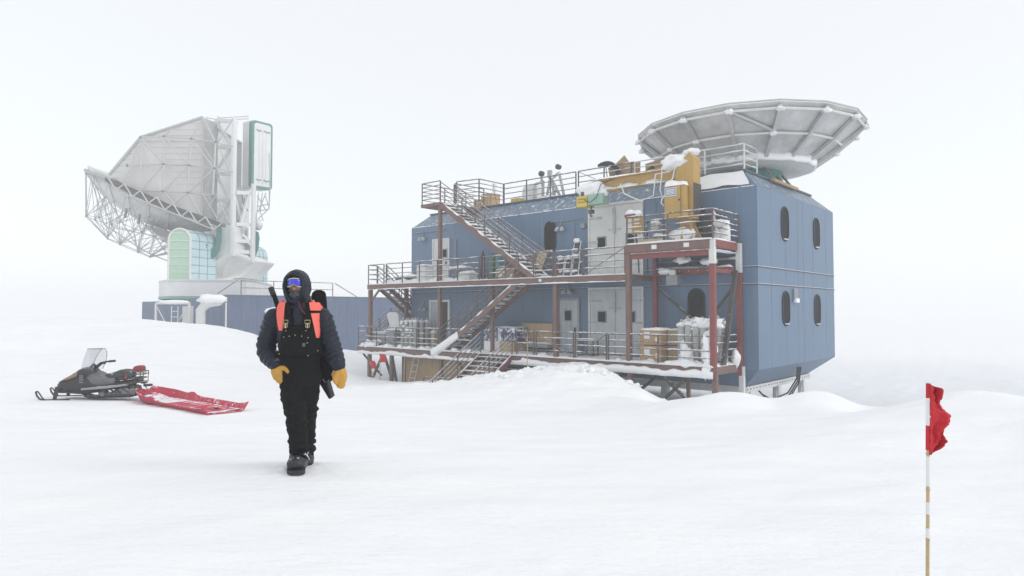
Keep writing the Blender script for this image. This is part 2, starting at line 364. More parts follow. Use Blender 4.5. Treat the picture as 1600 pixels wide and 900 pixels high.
def ground(x, y):
    x = np.atleast_1d(np.asarray(x, float)); y = np.atleast_1d(np.asarray(y, float))
    out = np.zeros_like(x)
    for s in range(0, len(x), 20000):
        xx = x[s:s+20000]; yy = y[s:s+20000]
        D = np.sqrt((xx[:, None]-P_[None, :, 0])**2+(yy[:, None]-P_[None, :, 1])**2)
        out[s:s+20000] = -kern(D)@WT[:-3]+WT[-3]+WT[-2]*xx*.01+WT[-1]*yy*.01
    r = np.sqrt(x*x+y*y); f = np.clip((r-90)/120, 0, 1); f = f*f*(3-2*f)
    return out*(1-f)+(-3.4)*f
def gz(x, y): return float(ground(x, y)[0])
STEPS = [(-1.93+.05*k+(.11 if k % 2 else -.11), 6.95+.62*k) for k in range(14)]
def build_ground():
    rr = [0.0]; r_ = .5
    while r_ < 2400: rr.append(r_); r_ *= (1.006 if 13 < r_ < 29 else 1.008 if 5 < r_ <= 13 else 1.0145) if r_ < 60 else 1.05
    th = []; a = -180.
    while a < 180: th.append(a); a += (.28 if abs(a) < 44 else 3.)
    nr, na = len(rr), len(th)
    RR, TT = np.meshgrid(np.array(rr[1:]), np.radians(np.array(th)), indexing='ij')
    X = (RR*np.sin(TT)).ravel(); Y = (RR*np.cos(TT)).ravel(); Z = ground(X, Y)
    vs = [(0, 0, gz(0, 0))]
    bu = Vector((.82, .57, 0)); bv = Vector((-.57, .82, 0))
    for x, y, z in zip(X, Y, Z):
        r_ = math.hypot(x, y); k = min(1, max(0, (r_-1)/6))
        if r_ < 420:
            p = Vector((x, y, 0)); a = p.dot(bu); b = p.dot(bv)
            dz = noise.noise(Vector((a*.16, b*.4, 0)))*(.07 if r_ < 22 else .07+min(.06, (r_-22)*.004))*k
            if r_ < 90: dz += noise.noise(Vector((a*.7, b*1.7, 5)))*.035*k
            if 6 < r_ < 17 and -4 < x < 0:
                for fx, fy in STEPS:
                    d2 = ((x-fx)/.10)**2+((y-fy)/.19)**2
                    if d2 < 9: dz += -.012*math.exp(-d2)+.004*math.exp(-(math.sqrt(d2)-1.7)**2*3)
            if 5.4 < y < 8 and -3 < x < -1.2:
                g = math.exp(-((x+2.05)/.4)**2-((y-6.4)/.45)**2); dz += g*(max(0, noise.noise(Vector((x*11, y*11, 2))))*.05)
            # mound of ploughed snow in front of the deck: rougher, with clods
            g = math.exp(-((x-.5)/6.5)**2-((y-24.5)/2.6)**2)
            if g > .05:
                dz += g*(noise.noise(Vector((x*1.6, y*1.6, 2)))*.14+max(0, noise.noise(Vector((x*3.1, y*3.1, 8)))-.15)*.30+max(0, noise.noise(Vector((x*8, y*8, 3)))-.1)*.2)
            if r_ > 30:
                q = noise.noise(Vector((a*.35, b*1.1, 9))); dz += abs(q)*.2*min(1, (r_-30)/20)+noise.noise(Vector((a*1.3, b*3.6, 4)))*.06*(1 if r_ < 110 else 0)
            z += dz
        vs.append((x, y, z))
    n1 = len(th); fs = []
    for j in range(n1): fs.append((0, 1+j, 1+(j+1) % n1))
    for i in range(nr-2):
        for j in range(n1):
            j2 = (j+1) % n1; fs.append((1+i*n1+j, 1+(i+1)*n1+j, 1+(i+1)*n1+j2, 1+i*n1+j2))
    mb = MB('W'); mb.v = vs; mb.f = fs
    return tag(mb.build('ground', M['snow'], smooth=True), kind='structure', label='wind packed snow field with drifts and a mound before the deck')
build_ground()
ch = tag(bpy.data.objects.new('snow_chunks', None), 'broken snow chunks lying along the crest of the mound before the deck', 'snow chunks'); COL.objects.link(ch)
q_ = random.Random(11); p_ = spot(880, 573, 24.4); ch.location = (p_[0], p_[1], gz(p_[0], p_[1]))
for k in range(46):
    px_ = q_.choice((q_.uniform(760, 950), q_.uniform(820, 940), q_.uniform(880, 1000))); yy_ = {True: q_.uniform(22.9, 24.6), False: q_.uniform(15, 15.8)}[px_ < 1100]; xx_ = (px_-800)/1039*yy_; zz_ = gz(xx_, yy_)
    rr_ = q_.uniform(.03, .13)*(1.3 if k % 9 == 0 else 1)*(1 if px_ < 1100 else .3); mb_ = MB('W'); blob(mb_, (0, 0, 0), rr_, 6, k, .7, (1.2, 1, .8)); o_ = mb_.build('chunk', M['snowcap'], ch, True); o_.location = Vector((xx_, yy_, zz_+rr_*.3))-Vector(ch.location)
# closed box of blowing-snow haze round everything
hz = MB('W').box((-2600, -2600, -6.5), (2600, 2600, 26)).build('haze', M['snow'])
tag(hz, kind='stuff', label='pale blowing snow haze over the whole site')
hm = bpy.data.materials.new('blowing_snow_air'); hm.use_nodes = True; nt = hm.node_tree; nt.nodes.clear()
ho = nt.nodes.new('ShaderNodeOutputMaterial'); pv = nt.nodes.new('ShaderNodeVolumePrincipled')
pv.inputs['Color'].default_value = (.97, .98, 1, 1); pv.inputs['Density'].default_value = HAZE; pv.inputs['Anisotropy'].default_value = .1
nt.links.new(pv.outputs[0], ho.inputs['Volume']); hz.data.materials.clear(); hz.data.materials.append(hm)

# ------------------------------------------------------------------ THE BUILDING
L_, D_, ZB, ZT = 20.4, 9.55, -.76, 6.28
bld = bthing('station_building', 'two storey blue panelled building raised on white steel frames under a roof dish', 'building', 0, 0, -3)
def ring(ins, z): return [(ins, ins, z), (L_-ins, ins, z), (L_-ins, D_-ins, z), (ins, D_-ins, z)]
MB().loft([ring(.95, -1.55), ring(0, ZB), ring(0, ZT)]).build('wall', M['blue'], bld)
MB().loft([ring(.003, ZT+.004), ring(.8, 7.05)]).build('roof_slope', M['blue_roof'], bld, label='sloping blue roof edge streaked with snow')
MB().loft([ring(.74, 7.055), ring(.74, 7.14)]).build('roof_edge', M['trimdark'], bld)
m = MB(); snow_patch(m, .85, L_-.85, .85, D_-.85, 7.13, .09, .35, 3); m.build('roof_snow', M['snowcap'], bld, True)
m = MB(); m.add([(.9, .845-.03, 7.0), (3.9, .845-.03, 7.0), (4.1, .03, 6.33), (.15, .03, 6.33)], [(0, 1, 2, 3)])
# snow plastered on the near roof slope
m = MB(); nu, nv = 60, 10; vs = []; fs = []
for j in range(nv+1):
    for i in range(nu+1):
        a, b = i/nu, j/nv; v = .04+.72*b; u = .3+b*.55+(3.6-.3-b*.9)*a; z = ZT+.03+(v/.8)*.77
        k = .05+.06*noise.noise(Vector((u*1.2, b*3, 4)))-.12*max(0, a-.6)*(1 if b > .25 else .4)
        vs.append((u, v-.5*k, z+k))
for j in range(nv):
    for i in range(nu):
        q = j*(nu+1)+i; fs.append((q, q+1, q+nu+2, q+nu+1))
m.add(vs, fs); m.build('slope_snow', M['snowcap'], bld, True)
m = MB(); snow_patch(m, .1, L_-.1, -.015, .07, ZT+.012, .035, .1, 6); m.build('ledge_snow', M['snowcap'], bld, True)
# belts and seams
m = MB()
for z in (3.17, 2.5): m.box((-.02, -.02, z-.025), (L_+.02, D_+.02, z+.025))
m.build('trim', M['trimdark'], bld)
m = MB()
for z in (3.17, 2.5): m.box((-.035, -.032, z+.027), (L_+.03, D_+.03, z+.038))
m.build('trim_snow', M['snowcap'], bld)
m = MB(); u = .82
while u < L_: m.box((u-.008, -.006, ZB+.02), (u+.008, .01, ZT-.03)); u += 1.22
for v in (1.35, 3.0, 4.45, 5.15, 6.4, 8.3): m.box((-.005, v-.006, ZB+.02), (.01, v+.006, ZT-.03))
m.build('panel_seam', M['seam'], bld)
def stadium(c, hw, hh, n=10):
    out = []
    for k in range(n+1): a = math.pi*k/n; out.append((c[0]+hw*math.cos(a), c[1]+hh-hw+hw*math.sin(a)))
    for k in range(n+1): a = math.pi+math.pi*k/n; out.append((c[0]+hw*math.cos(a), c[1]-hh+hw+hw*math.sin(a)))
    return out
def pill(face, c, zc, hw, hh):
    o = stadium((c, zc), hw, hh); i_ = stadium((c, zc), hw-.055, hh-.055)
    P = (lambda a, z, d: (a, -d, z)) if face == 'v' else (lambda a, z, d: (-d, a, z))
    mf = MB(); n = len(o)
    vs = [P(a, z, 0) for a, z in o]+[P(a, z, .045) for a, z in o]+[P(a, z, .045) for a, z in i_]+[P(a, z, .0) for a, z in i_]
    mf.add(vs, [(k*n+j, k*n+(j+1) % n, (k+1)*n+(j+1) % n, (k+1)*n+j) for k in range(3) for j in range(n)])
    f = mf.build('window', M['rubber'], bld)
    mp = MB(); mp.add([P(a, z, .018) for a, z in i_]+[P(a, z, .004) for a, z in i_], [tuple(range(n)), tuple(range(n, 2*n))[::-1]]+[(j, (j+1) % n, n+(j+1) % n, n+j) for j in range(n)])
    mp.build('pane', M['glass'], f)
    ms = MB(); ms.bar(P(c-hw*.5, zc-hh+.1, .05), P(c+hw*.5, zc-hh+.1, .05), .07, .03); ms.build('sill_snow', M['snowcap'], f)
pill('v', 10.05, 5.04, .36, .76); pill('v', 2.45, 5.0, .38, .76); pill('v', 2.52, 1.6, .38, .80)
for c, z in ((2.9, 5.07), (6.95, 5.02), (2.9, 1.57), (6.93, 1.5)): pill('u', c, z, .43, .73)
# wall vent with light on the end face
m = MB().box((-.09, 3.72, 1.95), (.005, 4.2, 2.42)); vt = m.build('wall_vent', M['greysteel'], bld, bevel=.01)
MB().box((-.16, 3.76, 1.82), (-.03, 4.16, 2.0)).build('vent_snow', M['snowcap'], vt, bevel=.02)
# doors
def door(u0, u1, z0, z1, material, wins, straps=True, leafs=1, name='door', label=None):
    fr = MB()
    for a, b in (((u0, z0), (u0+.1, z1)), ((u1-.1, z0), (u1, z1)), ((u0, z1), (u1, z1+.1))): fr.box((a[0], -.09, a[1]), (b[0], .003, b[1]))
    dr = MB(); wd = (u1-u0-.2)/leafs
    for k in range(leafs): dr.box((u0+.1+k*wd+.012, -.075, z0+.04), (u0+.1+(k+1)*wd-.012, 0, z1-.01))
    o = dr.build(name, material, bld, bevel=.012, label=label)
    fr.build('door_frame', M['greysteel'] if material is M['doorblue'] else M['whitesteel'], o)
    for c, z, hw, hh in wins:
        a = MB().box((c-hw-.06, -.095, z-hh-.06), (c+hw+.06, -.07, z+hh+.06)).build('window_frame', M['greysteel'], o)
        MB().box((c-hw, -.105, z-hh), (c+hw, -.09, z+hh)).build('pane', M['glass'], o)
    if straps:
        s = MB()
        for z in (z0+.5, (z0+z1)/2, z1-.5):
            s.box((u1-.75, -.10, z-.05), (u1-.05, -.075, z+.05)); s.box((u0+.05, -.10, z-.05), (u0+.75, -.075, z+.05))
        s.build('hinge', M['doorblue'], o)
        h = MB(); cm = (u0+u1)/2; h.box((cm-.06, -.14, z0+1.9), (cm+.06, -.075, z1-.15)); h.box((cm-.3, -.12, z0+2.05), (cm+.3, -.075, z0+2.13))
        h.build('latch', M['doorblue'], o)
    else:
        MB().box((u0+.2, -.13, z0+1.0), (u0+.28, -.075, z0+1.2)).build('handle', M['darksteel'], o)
    return o
door(4.93, 7.8, 3.0, 6.18, M['door'], [(7.05, 4.55, .19, .22), (5.55, 4.6, .19, .22)], leafs=2, label='pale double door of the upper storey')
door(4.93, 7.8, -.5, 2.42, M['door2'], [(7.05, 1.2, .19, .22), (5.55, 1.2, .19, .22)], leafs=2, label='frosted blue grey double door of the lower storey')
door(8.3, 9.55, -.5, 1.98, M['doorblue'], [(8.95, 1.25, .17, .22)], straps=False, label='worn blue grey single door with small window')
door(17.1, 18.5, 3.0, 5.4, M['door'], [(17.45, 4.65, .14, .2)], straps=False, label='white upper door at the far end')
# open doorway, lower far end
m = MB(); m.box((17.05, -.09, -.5), (17.2, .003, 1.95)).box((18.6, -.09, -.5), (18.75, .003, 1.95)).box((17.05, -.09, 1.95), (18.75, .003, 2.08))
o = m.build('door_frame', M['whitesteel'], bld); MB().box((17.2, -.02, -.5), (18.0, .004, 1.95)).build('opening', M['gasket'], o)  # black slab on the closed wall: painted-in darkness of the room behind
MB().box((18.0, -.07, -.5), (18.6, .002, 1.95)).build('door_leaf', M['doorblue'], o, bevel=.01)
# sill lights: gooseneck lamps (parts of the wall)
def gooseneck(u, z, run):
    o = MB().tube([(u, -.02, z+.42), (u-run*.5, -.1, z+.42)], .03).tube([(u+run, -.02, z+.42), (u+.08, -.05, z+.42), (u, -.1, z+.38), (u, -.14, z+.1)], .028)
    o = o.build('wall_lamp', M['greysteel'], bld, True)
    m = MB()
    for d in (-.16, .16):
        m.lathe((u+d, -.2, z), [(.03, .12), (.08, .08), (.13, -.05), (.10, -.09)], 10); m.tube([(u, -.12, z+.1), (u+d, -.2, z+.1)], .02)
    m.build('lamp_head', M['cylgrey'], o, True)
gooseneck(19.3, 5.55, -1.9); gooseneck(9.35, 5.32, -1.2); gooseneck(8.95, 2.35, 0.05); gooseneck(19.2, 1.55, .03)
m = MB().box((7.95, -.16, 5.28), (8.2, -.01, 5.5)); m.build('junction_box', M['greysteel'], bld, bevel=.02)
for p_, r__ in (([(16.6, -.06, 3.0), (16.6, -.06, 5.3), (16.6, 0, 5.35)], .03), ([(4.3, -.05, 4.2), (4.35, -.05, 6.2)], .012), ([(8.6, -.05, 3.1), (8.6, -.05, 5.6)], .015)): MB().tube(p_, r__).build('conduit', M['greysteel'], bld)
# plywood skirt and underframe
MB().box((12.3, -1.55, -3.3), (19.0, -1.46, -1.0)).build('plywood_skirt', M['ply'], bld)
uf = MB()
for v0, v1 in ((.9, D_-.9),):
    uf.bar((.95, v0, -1.68), (.95, v1, -1.68), .16, .24).bar((L_-.95, v0, -1.68), (L_-.95, v1, -1.68), .16, .24)
for v in (1.0, D_-1.0): uf.bar((.9, v, -1.7), (L_-.9, v, -1.7), .16, .26)
for v in (1.3, 4.4, 7.6):
    uf.bar((.95, v, -1.75), (.95, v, -4.2), .26, .26)
    for s in (-1, 1): uf.bar((.95, v, -1.8), (.95, v+s*1.1, -4.2), .12, .12)
for u in (4.5, 8, 12, 16, 19.4): uf.bar((u, 1.0, -1.75), (u, 1.0, -4.2), .28, .28)
for v0 in (1.3, 4.4): uf.tube([(.95, v0, -2.6), (.95, v0+3.1, -2.6)], .03)
uf.build('support_frame', M['whitesteel'], bld, label='white steel underframe on splayed legs')
m = MB()
for k in range(24): v = 1.0+k*.32; m.lathe((.86, v, -1.66), [(.022, -.02), (.03, 0), (.022, .015)], 6, 'x')
m.build('bolt', M['trimdark'], bld)['kind'] = 'stuff'
for k, dz in enumerate((0, .18, .34)):
    MB().tube([(.25, 5.0+k*.2, -1.0), (.3, 5.0+k*.15, -1.5-dz*.5), (.55, 4.6, -2.1-dz), (.8, 3.4, -2.3-dz*.6), (.9, 2.6, -2.0), (.95, 2.2, -1.75)], .035, 8).build('hose', M['gasket'], bld, True)

# ------------------------------------------------------------------ railings, stairs
def railing(parent, pts, z0, h=1.1, n=4, step=1.9, m_=None, thick=.028, closed_ends=True, brace=None, name='railing'):
    """pts: list of (u,v) floor points; rails = one mesh, each post a sub-part"""
    m_ = m_ or M['rail']; mb = MB()
    P3 = [Vector((p[0], p[1], z0 if len(p) < 3 else p[2])) for p in pts]
    for k in range(n):
        zz = h*(1-k/n*.98)
        mb.tube([p+Vector((0, 0, zz)) for p in P3], thick if k == 0 else thick*.72, 6)
    if brace:
        for a, b in brace: mb.tube([a, b], .018, 6)
    o = mb.build(name, m_, parent)
    for a, b in zip(P3[:-1], P3[1:]):
        d = (b-a).length; k = max(1, round(d/step))
        for i in range(k+(1 if b is P3[-1] else 0)):
            p = a+(b-a)*(i/k); MB().tube([p-Vector((0, 0, .05)), p+Vector((0, 0, h))], .034, 6).build('post', m_, o)
    s = MB()                                           # rime riding on the top rails
    for k in range(n):
        zz = h*(1-k/n*.98)
        for a, b in zip(P3[:-1], P3[1:]):
            L = (b-a).length; t = 0
            while t < L:
                seg = random.uniform(.25, 1.1)
                if random.random() < .55:
                    q = a+(b-a)*(t/L); r = a+(b-a)*(min(L, t+seg)/L); up = Vector((0, 0, zz+thick*.9)); s.tube([q+up, (q+r)/2+up+Vector((0, 0, .008)), r+up], [.006, random.uniform(.014, .024), .006], 5)
                t += seg
    if s.v: s.build('rail_snow', M['snowcap'], o)
    return o
def stair(name, label, top, bot, side, width, steps, m_=None, rails=(True, True), h=1.05, n=4, stringer=.26, snow=.07, seed=0):
    """top, bot: (u,v,z) of the first stringer; side: unit (u,v) towards the other stringer"""
    m_ = m_ or M['rust']; T = Vector(top); B = Vector(bot); S = Vector((side[0], side[1], 0))*width
    t = bthing(name, label, 'staircase', *bot)
    for k in (0, 1):
        o_ = S*k; MB().bar(T+o_-Vector((0, 0, .1)), B+o_-Vector((0, 0, .1)), .055, stringer).build('stringer', m_, t)
        sn = MB(); d = B-T; nn = 40; pts = []; rs = []
        for i in range(nn+1):
            q = T+d*(i/nn)+o_+Vector((0, 0, .045)); g = noise.noise(Vector((i*.35, seed+k*7, 2)))
            pts.append(q); rs.append(max(.012, .036+.06*g))
        sn.tube(pts, rs, 6); sn.build('stringer_snow', M['snowcap'], t, True)
        if rails[k]:
            mb = MB()
            for i in range(n):
                zz = h*(1-i/n*.9)+.02; mb.tube([T+o_+Vector((0, 0, zz)), B+o_+Vector((0, 0, zz))], .028 if i == 0 else .021, 6)
            hr = mb.build('handrail', M['rail'], t)
            np_ = max(3, int(d.length/1.5))
            for i in range(np_+1):
                q = T+d*(i/np_)+o_; MB().tube([q-Vector((0, 0, .1)), q+Vector((0, 0, h+.02))], .03, 6).build('post', M['rail'], hr)
    run = Vector((B.x-T.x, B.y-T.y, 0)); rd = run.normalized()*.26
    for i in range(steps):
        q = T+(B-T)*((i+.6)/steps); c = q+S*.5
        MB().bar(q+rd*0+S*.03-Vector((0, 0, .03)), q+S*.97-Vector((0, 0, .03)), .26, .04).build('tread', M['grate'], t)
        if snow:
            sn = MB(); hh = snow*random.uniform(.6, 1.5)
            sn.loft([[(q+S*f+rd*a+Vector((0, 0, b*hh*(1-.7*abs(f-.5)))))[:] for a, b in ((-.5, -.05), (.5, -.05), (.42, .5), (0, 1.1), (-.42, .9))] for f in (.04, .2, .35, .5, .65, .8, .96)])
            sn.build('tread_snow', M['snowcap'], t, True)
    return t

# ---- lower walkway
ZL = -.55
lw = bthing('lower_walkway', 'long snow covered lower deck with steel railings along the blue building', 'walkway', 10, -1.2, -3)
MB().box((.75, -2.3, ZL-.07), (22.4, -.05, ZL)).build('deck_plate', M['grate'], lw)
m = MB(); m.box((.7, -2.36, ZL-.36), (22.4, -2.3, ZL-.02)).box((.7, -2.36, ZL-.38), (22.4, -2.2, ZL-.33)); m.build('edge_beam', M['rust'], lw)
for a, b in (((.70, -2.3, ZL-.30), (.76, 0, ZL-.02)), ((22.34, -2.3, ZL-.3), (22.4, -.05, ZL-.02))): MB().box(a, b).build('end_beam', M['rust'], lw)
m = MB(); u = 1.8
while u < 22: m.box((u-.04, -2.2, ZL-.28), (u+.04, -.1, ZL-.07)); u += 1.5
m.build('joist', M['darksteel'], lw)['kind'] = 'stuff'
m = MB(); snow_patch(m, .72, 22.4, -2.42, -.05, ZL, .07, .13, 1, .9); m.build('deck_snow', M['snowcap'], lw, True)
for k in range(34):
    u = random.choice((random.uniform(17, 22.2), random.uniform(15.5, 22), random.uniform(.9, 9), random.uniform(12.6, 14.5))); m = MB(); blob(m, (u, random.uniform(-2.3, -2.0), ZL+.06), random.uniform(.06, .17), 7, k, .6, (1.5, .8, .8)); m.build('snow_clod', M['snowcap'], lw, True)
for k in range(12):
    m = MB(); u = 19.3-random.uniform(0, 1.4); blob(m, (u, -1.78, ZL+random.uniform(.4, 1.4)), random.uniform(.05, .1), 6, k+50, .7, (1.5, .7, .8)); m.build('snow_clod', M['snowcap'], lw, True)
# snow plastered on the edge beam
m = MB(); n_ = 220; top = []; 
rings = []
for i in range(n_+1):
    u = .75+21.6*i/n_; g = noise.noise(Vector((u*.55, 3, 1)))+.5*noise.noise(Vector((u*2.4, 7, 1))); thick = .055+.03*g
    zb = ZL-.43+.02*g; zt = ZL-(.15 if u < 9.8 else .27 if u < 16 else .24)+.16*max(-.5, min(.8, g)); zt = max(zt, zb+.03)
    rings.append([(u, -2.36, zb), (u, -2.36-thick, zb+.01), (u, -2.36-thick*.8, zt-.02), (u, -2.36, zt)])
m.loft(rings); m.build('beam_snow', M['snowcap'], lw, True)
rb = lambda u0, u1: [((u0, -2.3, ZL+1.05), (u1, -2.3, ZL+.05))]
railing(lw, [(22.35, -.1), (22.35, -2.3), (15.5, -2.3)], ZL, step=1.8)
railing(lw, [(14.9, -2.3), (13.1, -2.3)], ZL, step=1.8)
railing(lw, [(10.2, -2.3), (9.2, -2.3)], ZL, step=1.2)
railing(lw, [(9.05, -2.3), (7.0, -2.3)], ZL, step=2.1, brace=rb(9.0, 7.05))
railing(lw, [(6.9, -2.3), (5.35, -2.3)], ZL, step=2.0, brace=[((6.85, -2.3, ZL+.05), (5.4, -2.3, ZL+1.05))])
railing(lw, [(5.25, -2.3), (.75, -2.3), (.75, -.1)], ZL, step=2.1)
# legs and braces below the deck
def leg(u, v, m_=M['rust'], z1=ZL-.1, w_=.18, name='column', z0=-4.): MB().bar((u, v, z0), (u, v, z1), w_, w_).build(name, m_, lw)
for u in (4.3, 8.0, 15.4, 19.4): leg(u, -2.2, z0=-4.)
leg(.75, -2.2, M['rust']); leg(.6, -.15, M['whitesteel']); leg(2.1, -1.6, M['rust'], w_=.12); leg(6.2, -.3, M['whitesteel']); leg(21.4, -2.2); leg(20.3, -.6)
for a, b in (((3.9, -2.1, -2.9), (1.9, -2.1, -1.0)), ((3.0, -2.1, -.95), (.9, -2.1, -2.7)), ((6.0, -.8, -2.9), (3.8, -.8, -1.1)), ((19.2, -2.1, -2.9), (20.2, -2.1, -.95)), ((21.4, -2.1, -2.6), (20.3, -2.1, -.95)),
             ((18.9, -2.1, -3.2), (19.5, -2.1, -.95)), ((14.2, -2.1, -.95), (13.9, -1.6, -2.7)), ((22.3, -2.1, -.9), (21.6, -1.2, -2.3))): MB().bar(a, b, .11, .11).build('brace', M['darksteel'], lw)
MB().tube([(3.5, -1.6, -2.1), (.9, -1.6, -2.2)], .03).build('brace', M['darksteel'], lw)
# ---- upper walkway
ZU = 2.95
uw = bthing('upper_walkway', 'upper steel walkway with railings across the middle of the blue facade', 'walkway', 10, -1.2, 2)
MB().box((4.35, -1.3, ZU-.06), (20.45, -.04, ZU)).box((4.35, -2.28, ZU-.061), (10.0, -1.302, ZU-.001)).box((13.8, -2.28, ZU-.061), (21.4, -1.75, ZU-.001)).box((13.8, -1.748, ZU-.061), (20.45, -1.302, ZU-.001)).build('deck_plate', M['grate'], uw)
m = MB().box((4.4, -2.36, ZU-.26), (21.45, -2.3, ZU-.01)).box((4.4, -2.36, ZU-.28), (21.45, -2.2, ZU-.25)); m.build('edge_beam', M['rust'], uw)
for a, b in (((21.42, -2.3, ZU-.24), (21.48, 0, ZU-.01)), ((4.3, -2.2, ZU-.24), (4.36, -.05, ZU-.01))): MB().box(a, b).build('end_beam', M['rust'], uw)
m = MB(); snow_patch(m, 4.4, 21.4, -2.4, -2.1, ZU-.01, .07, .11, 11, .8); snow_patch(m, 4.5, 9.9, -2.2, -.1, ZU, .06, .15, 12, .8); snow_patch(m, 13.9, 20.4, -2.2, -.1, ZU, .19, .15, 13, .9)
m.build('deck_snow', M['snowcap'], uw, True)
m = MB(); rings = []
for i in range(181):
    u = 4.4+17*i/180; g = noise.noise(Vector((u*.7, 13, 1)))+.5*noise.noise(Vector((u*2.9, 17, 1))); k = .02+.015*g; zb = ZU-.30; zt = ZU-.25+.06*g; zt = max(zt, zb+.02)
    rings.append([(u, -2.36, zb), (u, -2.37-k, zb+.01), (u, -2.37-k*.8, zt-.01), (u, -2.36, zt)])
m.loft(rings); m.build('beam_snow', M['snowcap'], uw, True)
railing(uw, [(21.42, -1.7), (21.42, -2.3), (20.0, -2.3)], ZU, step=1.2)
railing(uw, [(19.8, -2.3), (15.6, -2.3), (12.6, -2.3)], ZU, step=1.6)
railing(uw, [(12.3, -2.3), (10.9, -2.3)], ZU, step=1.5)
railing(uw, [(9.2, -2.3), (8.1, -2.3)], ZU, step=1.4)
railing(uw, [(7.95, -2.3), (6.5, -2.3)], ZU, step=1.8)
railing(uw, [(6.45, -2.3), (4.45, -2.3)], ZU, step=2.4, brace=[((6.4, -2.3, ZU+.05), (4.5, -2.3, ZU+1.05))])
def ucol(u, v, z0, z1, m_, w_=.19, lab=None): return MB().box((u-w_/2, v-w_/2, z0), (u+w_/2, v+w_/2, z1)).build('column', m_, uw, label=lab)
ucol(8.02, -2.2, ZL, ZU+.55, M['rust']); ucol(12.1, -1.9, ZL, ZU, M['rust'], .15); ucol(15.5, -2.2, ZL, 6.85, M['rust'], .16); ucol(21.35, -2.2, ZL, ZU, M['rust']); ucol(20.55, -.25, ZL, ZU, M['rust'])
m = MB().bar((21.35, -2.2, ZU-1.0), (20.4, -2.2, ZU-.2), .09, .09).bar((20.4, -2.2, ZU-.2), (19.2, -1.6, ZU-1.3), .07, .07); m.build('brace', M['rust'], uw)
# ---- crane platform
ZC = 4.1
cp = bthing('crane_platform', 'raised red brown steel platform on white and red columns carrying the yellow crane', 'platform', 2.5, -1.2, 3)
MB().box((.72, -2.3, ZC-.06), (4.35, -.04, ZC)).build('deck_plate', M['grate'], cp)
MB().box((.85, -2.37, ZC-.34), (4.4, -2.31, ZC-.01)).box((.85, -2.37, ZC-.36), (4.4, -2.25, ZC-.32)).build('edge_beam', M['rust'], cp)
MB().box((.85, -2.3, ZC-.58), (4.2, -2.16, ZC-.37)).build('lower_beam', M['red'], cp)
MB().box((.68, -2.2, ZC-.3), (.74, -.1, ZC-.01)).build('end_beam', M['red'], cp)
m = MB().box((.8, -.5, ZC-1.16), (4.1, -.35, ZC-.92)).box((.8, -1.9, ZC-1.2), (.9, -.3, ZC-1.05)); m.build('cross_beam', M['red'], cp)
m = MB()
for k in range(8): m.lathe((1.0+k*.4, -.51, ZC-1.02), [(.02, -.01), (.02, .02)], 6, 'y')
m.build('bolt', M['whitesteel'], cp)['kind'] = 'stuff'
m = MB().box((.7, -.25, ZC-.75), (4.3, -.12, ZC-.62)); m.build('rear_beam', M['darksteel'], cp)
for u, v, zc_, w_ in ((.78, -2.24, 3.2, .20), (.66, -.18, 2.95, .19)):
    o = MB().box((u-w_/2, v-w_/2, zc_), (u+w_/2, v+w_/2, ZC-.02)).build('white_column', M['whitesteel'], cp)
    MB().box((u-w_/2+.005, v-w_/2+.005, -1.0), (u+w_/2-.005, v+w_/2-.005, zc_-.002)).build('red_column', M['red'], cp)
MB().box((4.22, -2.33, ZL), (4.41, -2.14, ZC)).build('column', M['rust'], cp); MB().box((4.12, -.4, ZL), (4.3, -.22, ZC-.1)).build('column', M['red'], cp)
m = MB().bar((4.2, -.3, 2.5), (1.9, -.3, .6), .1, .1).bar((2.3, -.3, .6), (.75, -.3, 2.5), .1, .1); m.build('brace', M['darksteel'], cp)
MB().bar((.7, -1.6, -.5), (.66, -.5, 3.0), .16, .16).build('leaning_brace', M['darksteel'], cp)
m = MB(); snow_patch(m, .68, 4.4, -2.42, -.1, ZC, .08, .1, 21, .7); snow_patch(m, .85, 4.2, -2.42, -2.28, ZC-.37, .02, .08, 22, .5); snow_patch(m, .8, 4.1, -.62, -.3, ZC-.92, .08, .1, 23, 1.0); snow_patch(m, .7, 4.3, -.3, -.08, ZC-.62, .1, .1, 24, 1.0)
snow_patch(m, .64, 1.0, -2.1, -.2, ZC-.4, .06, .1, 25, .8)
m.build('deck_snow', M['snowcap'], cp, True)
for c in ((2.6, -1.0, ZC-.62), (1.6, -.8, ZC-.7), (3.4, -.9, ZC-1.02)): m = MB(); blob(m, c, .28, 8, int(c[0]*3), .5, (1.2, .8, .5)); m.build('snow_clod', M['snowcap'], cp, True)
railing(cp, [(4.35, -2.3), (.74, -2.3), (.74, -.1)], ZC, step=1.9, n=5)
m = MB().tube([(.95, -1.3, ZC), (1.1, -1.5, ZC+1.15), (.78, -2.0, ZC+.95)], .045, 8); m.build('white_prop', M['whitesteel'], cp, True)
m = MB()
for u in (1.75, 3.1): m.box((u-.11, -2.375, ZC-.24), (u+.11, -2.368, ZC-.08))
m.build('label_plate', M['labelwhite'], cp)
m = MB().box((8.7, -2.372, ZU-.19), (8.85, -2.364, ZU-.07)); m.build('label_plate', M['labelwhite'], uw)
# hanging ledge-snow and pipes beneath
for v in (-1.9, -1.2, -.5): MB().tube([(4.1, v, ZC-.1), (4.05, v, ZU+.05)], .03).build('hanger', M['darksteel'], cp)
for u in (3.9, 3.3, 2.7): MB().tube([(u, -.2, ZC-.6), (u, -.2, ZC-1.15)], .03).build('hanger', M['darksteel'], cp)

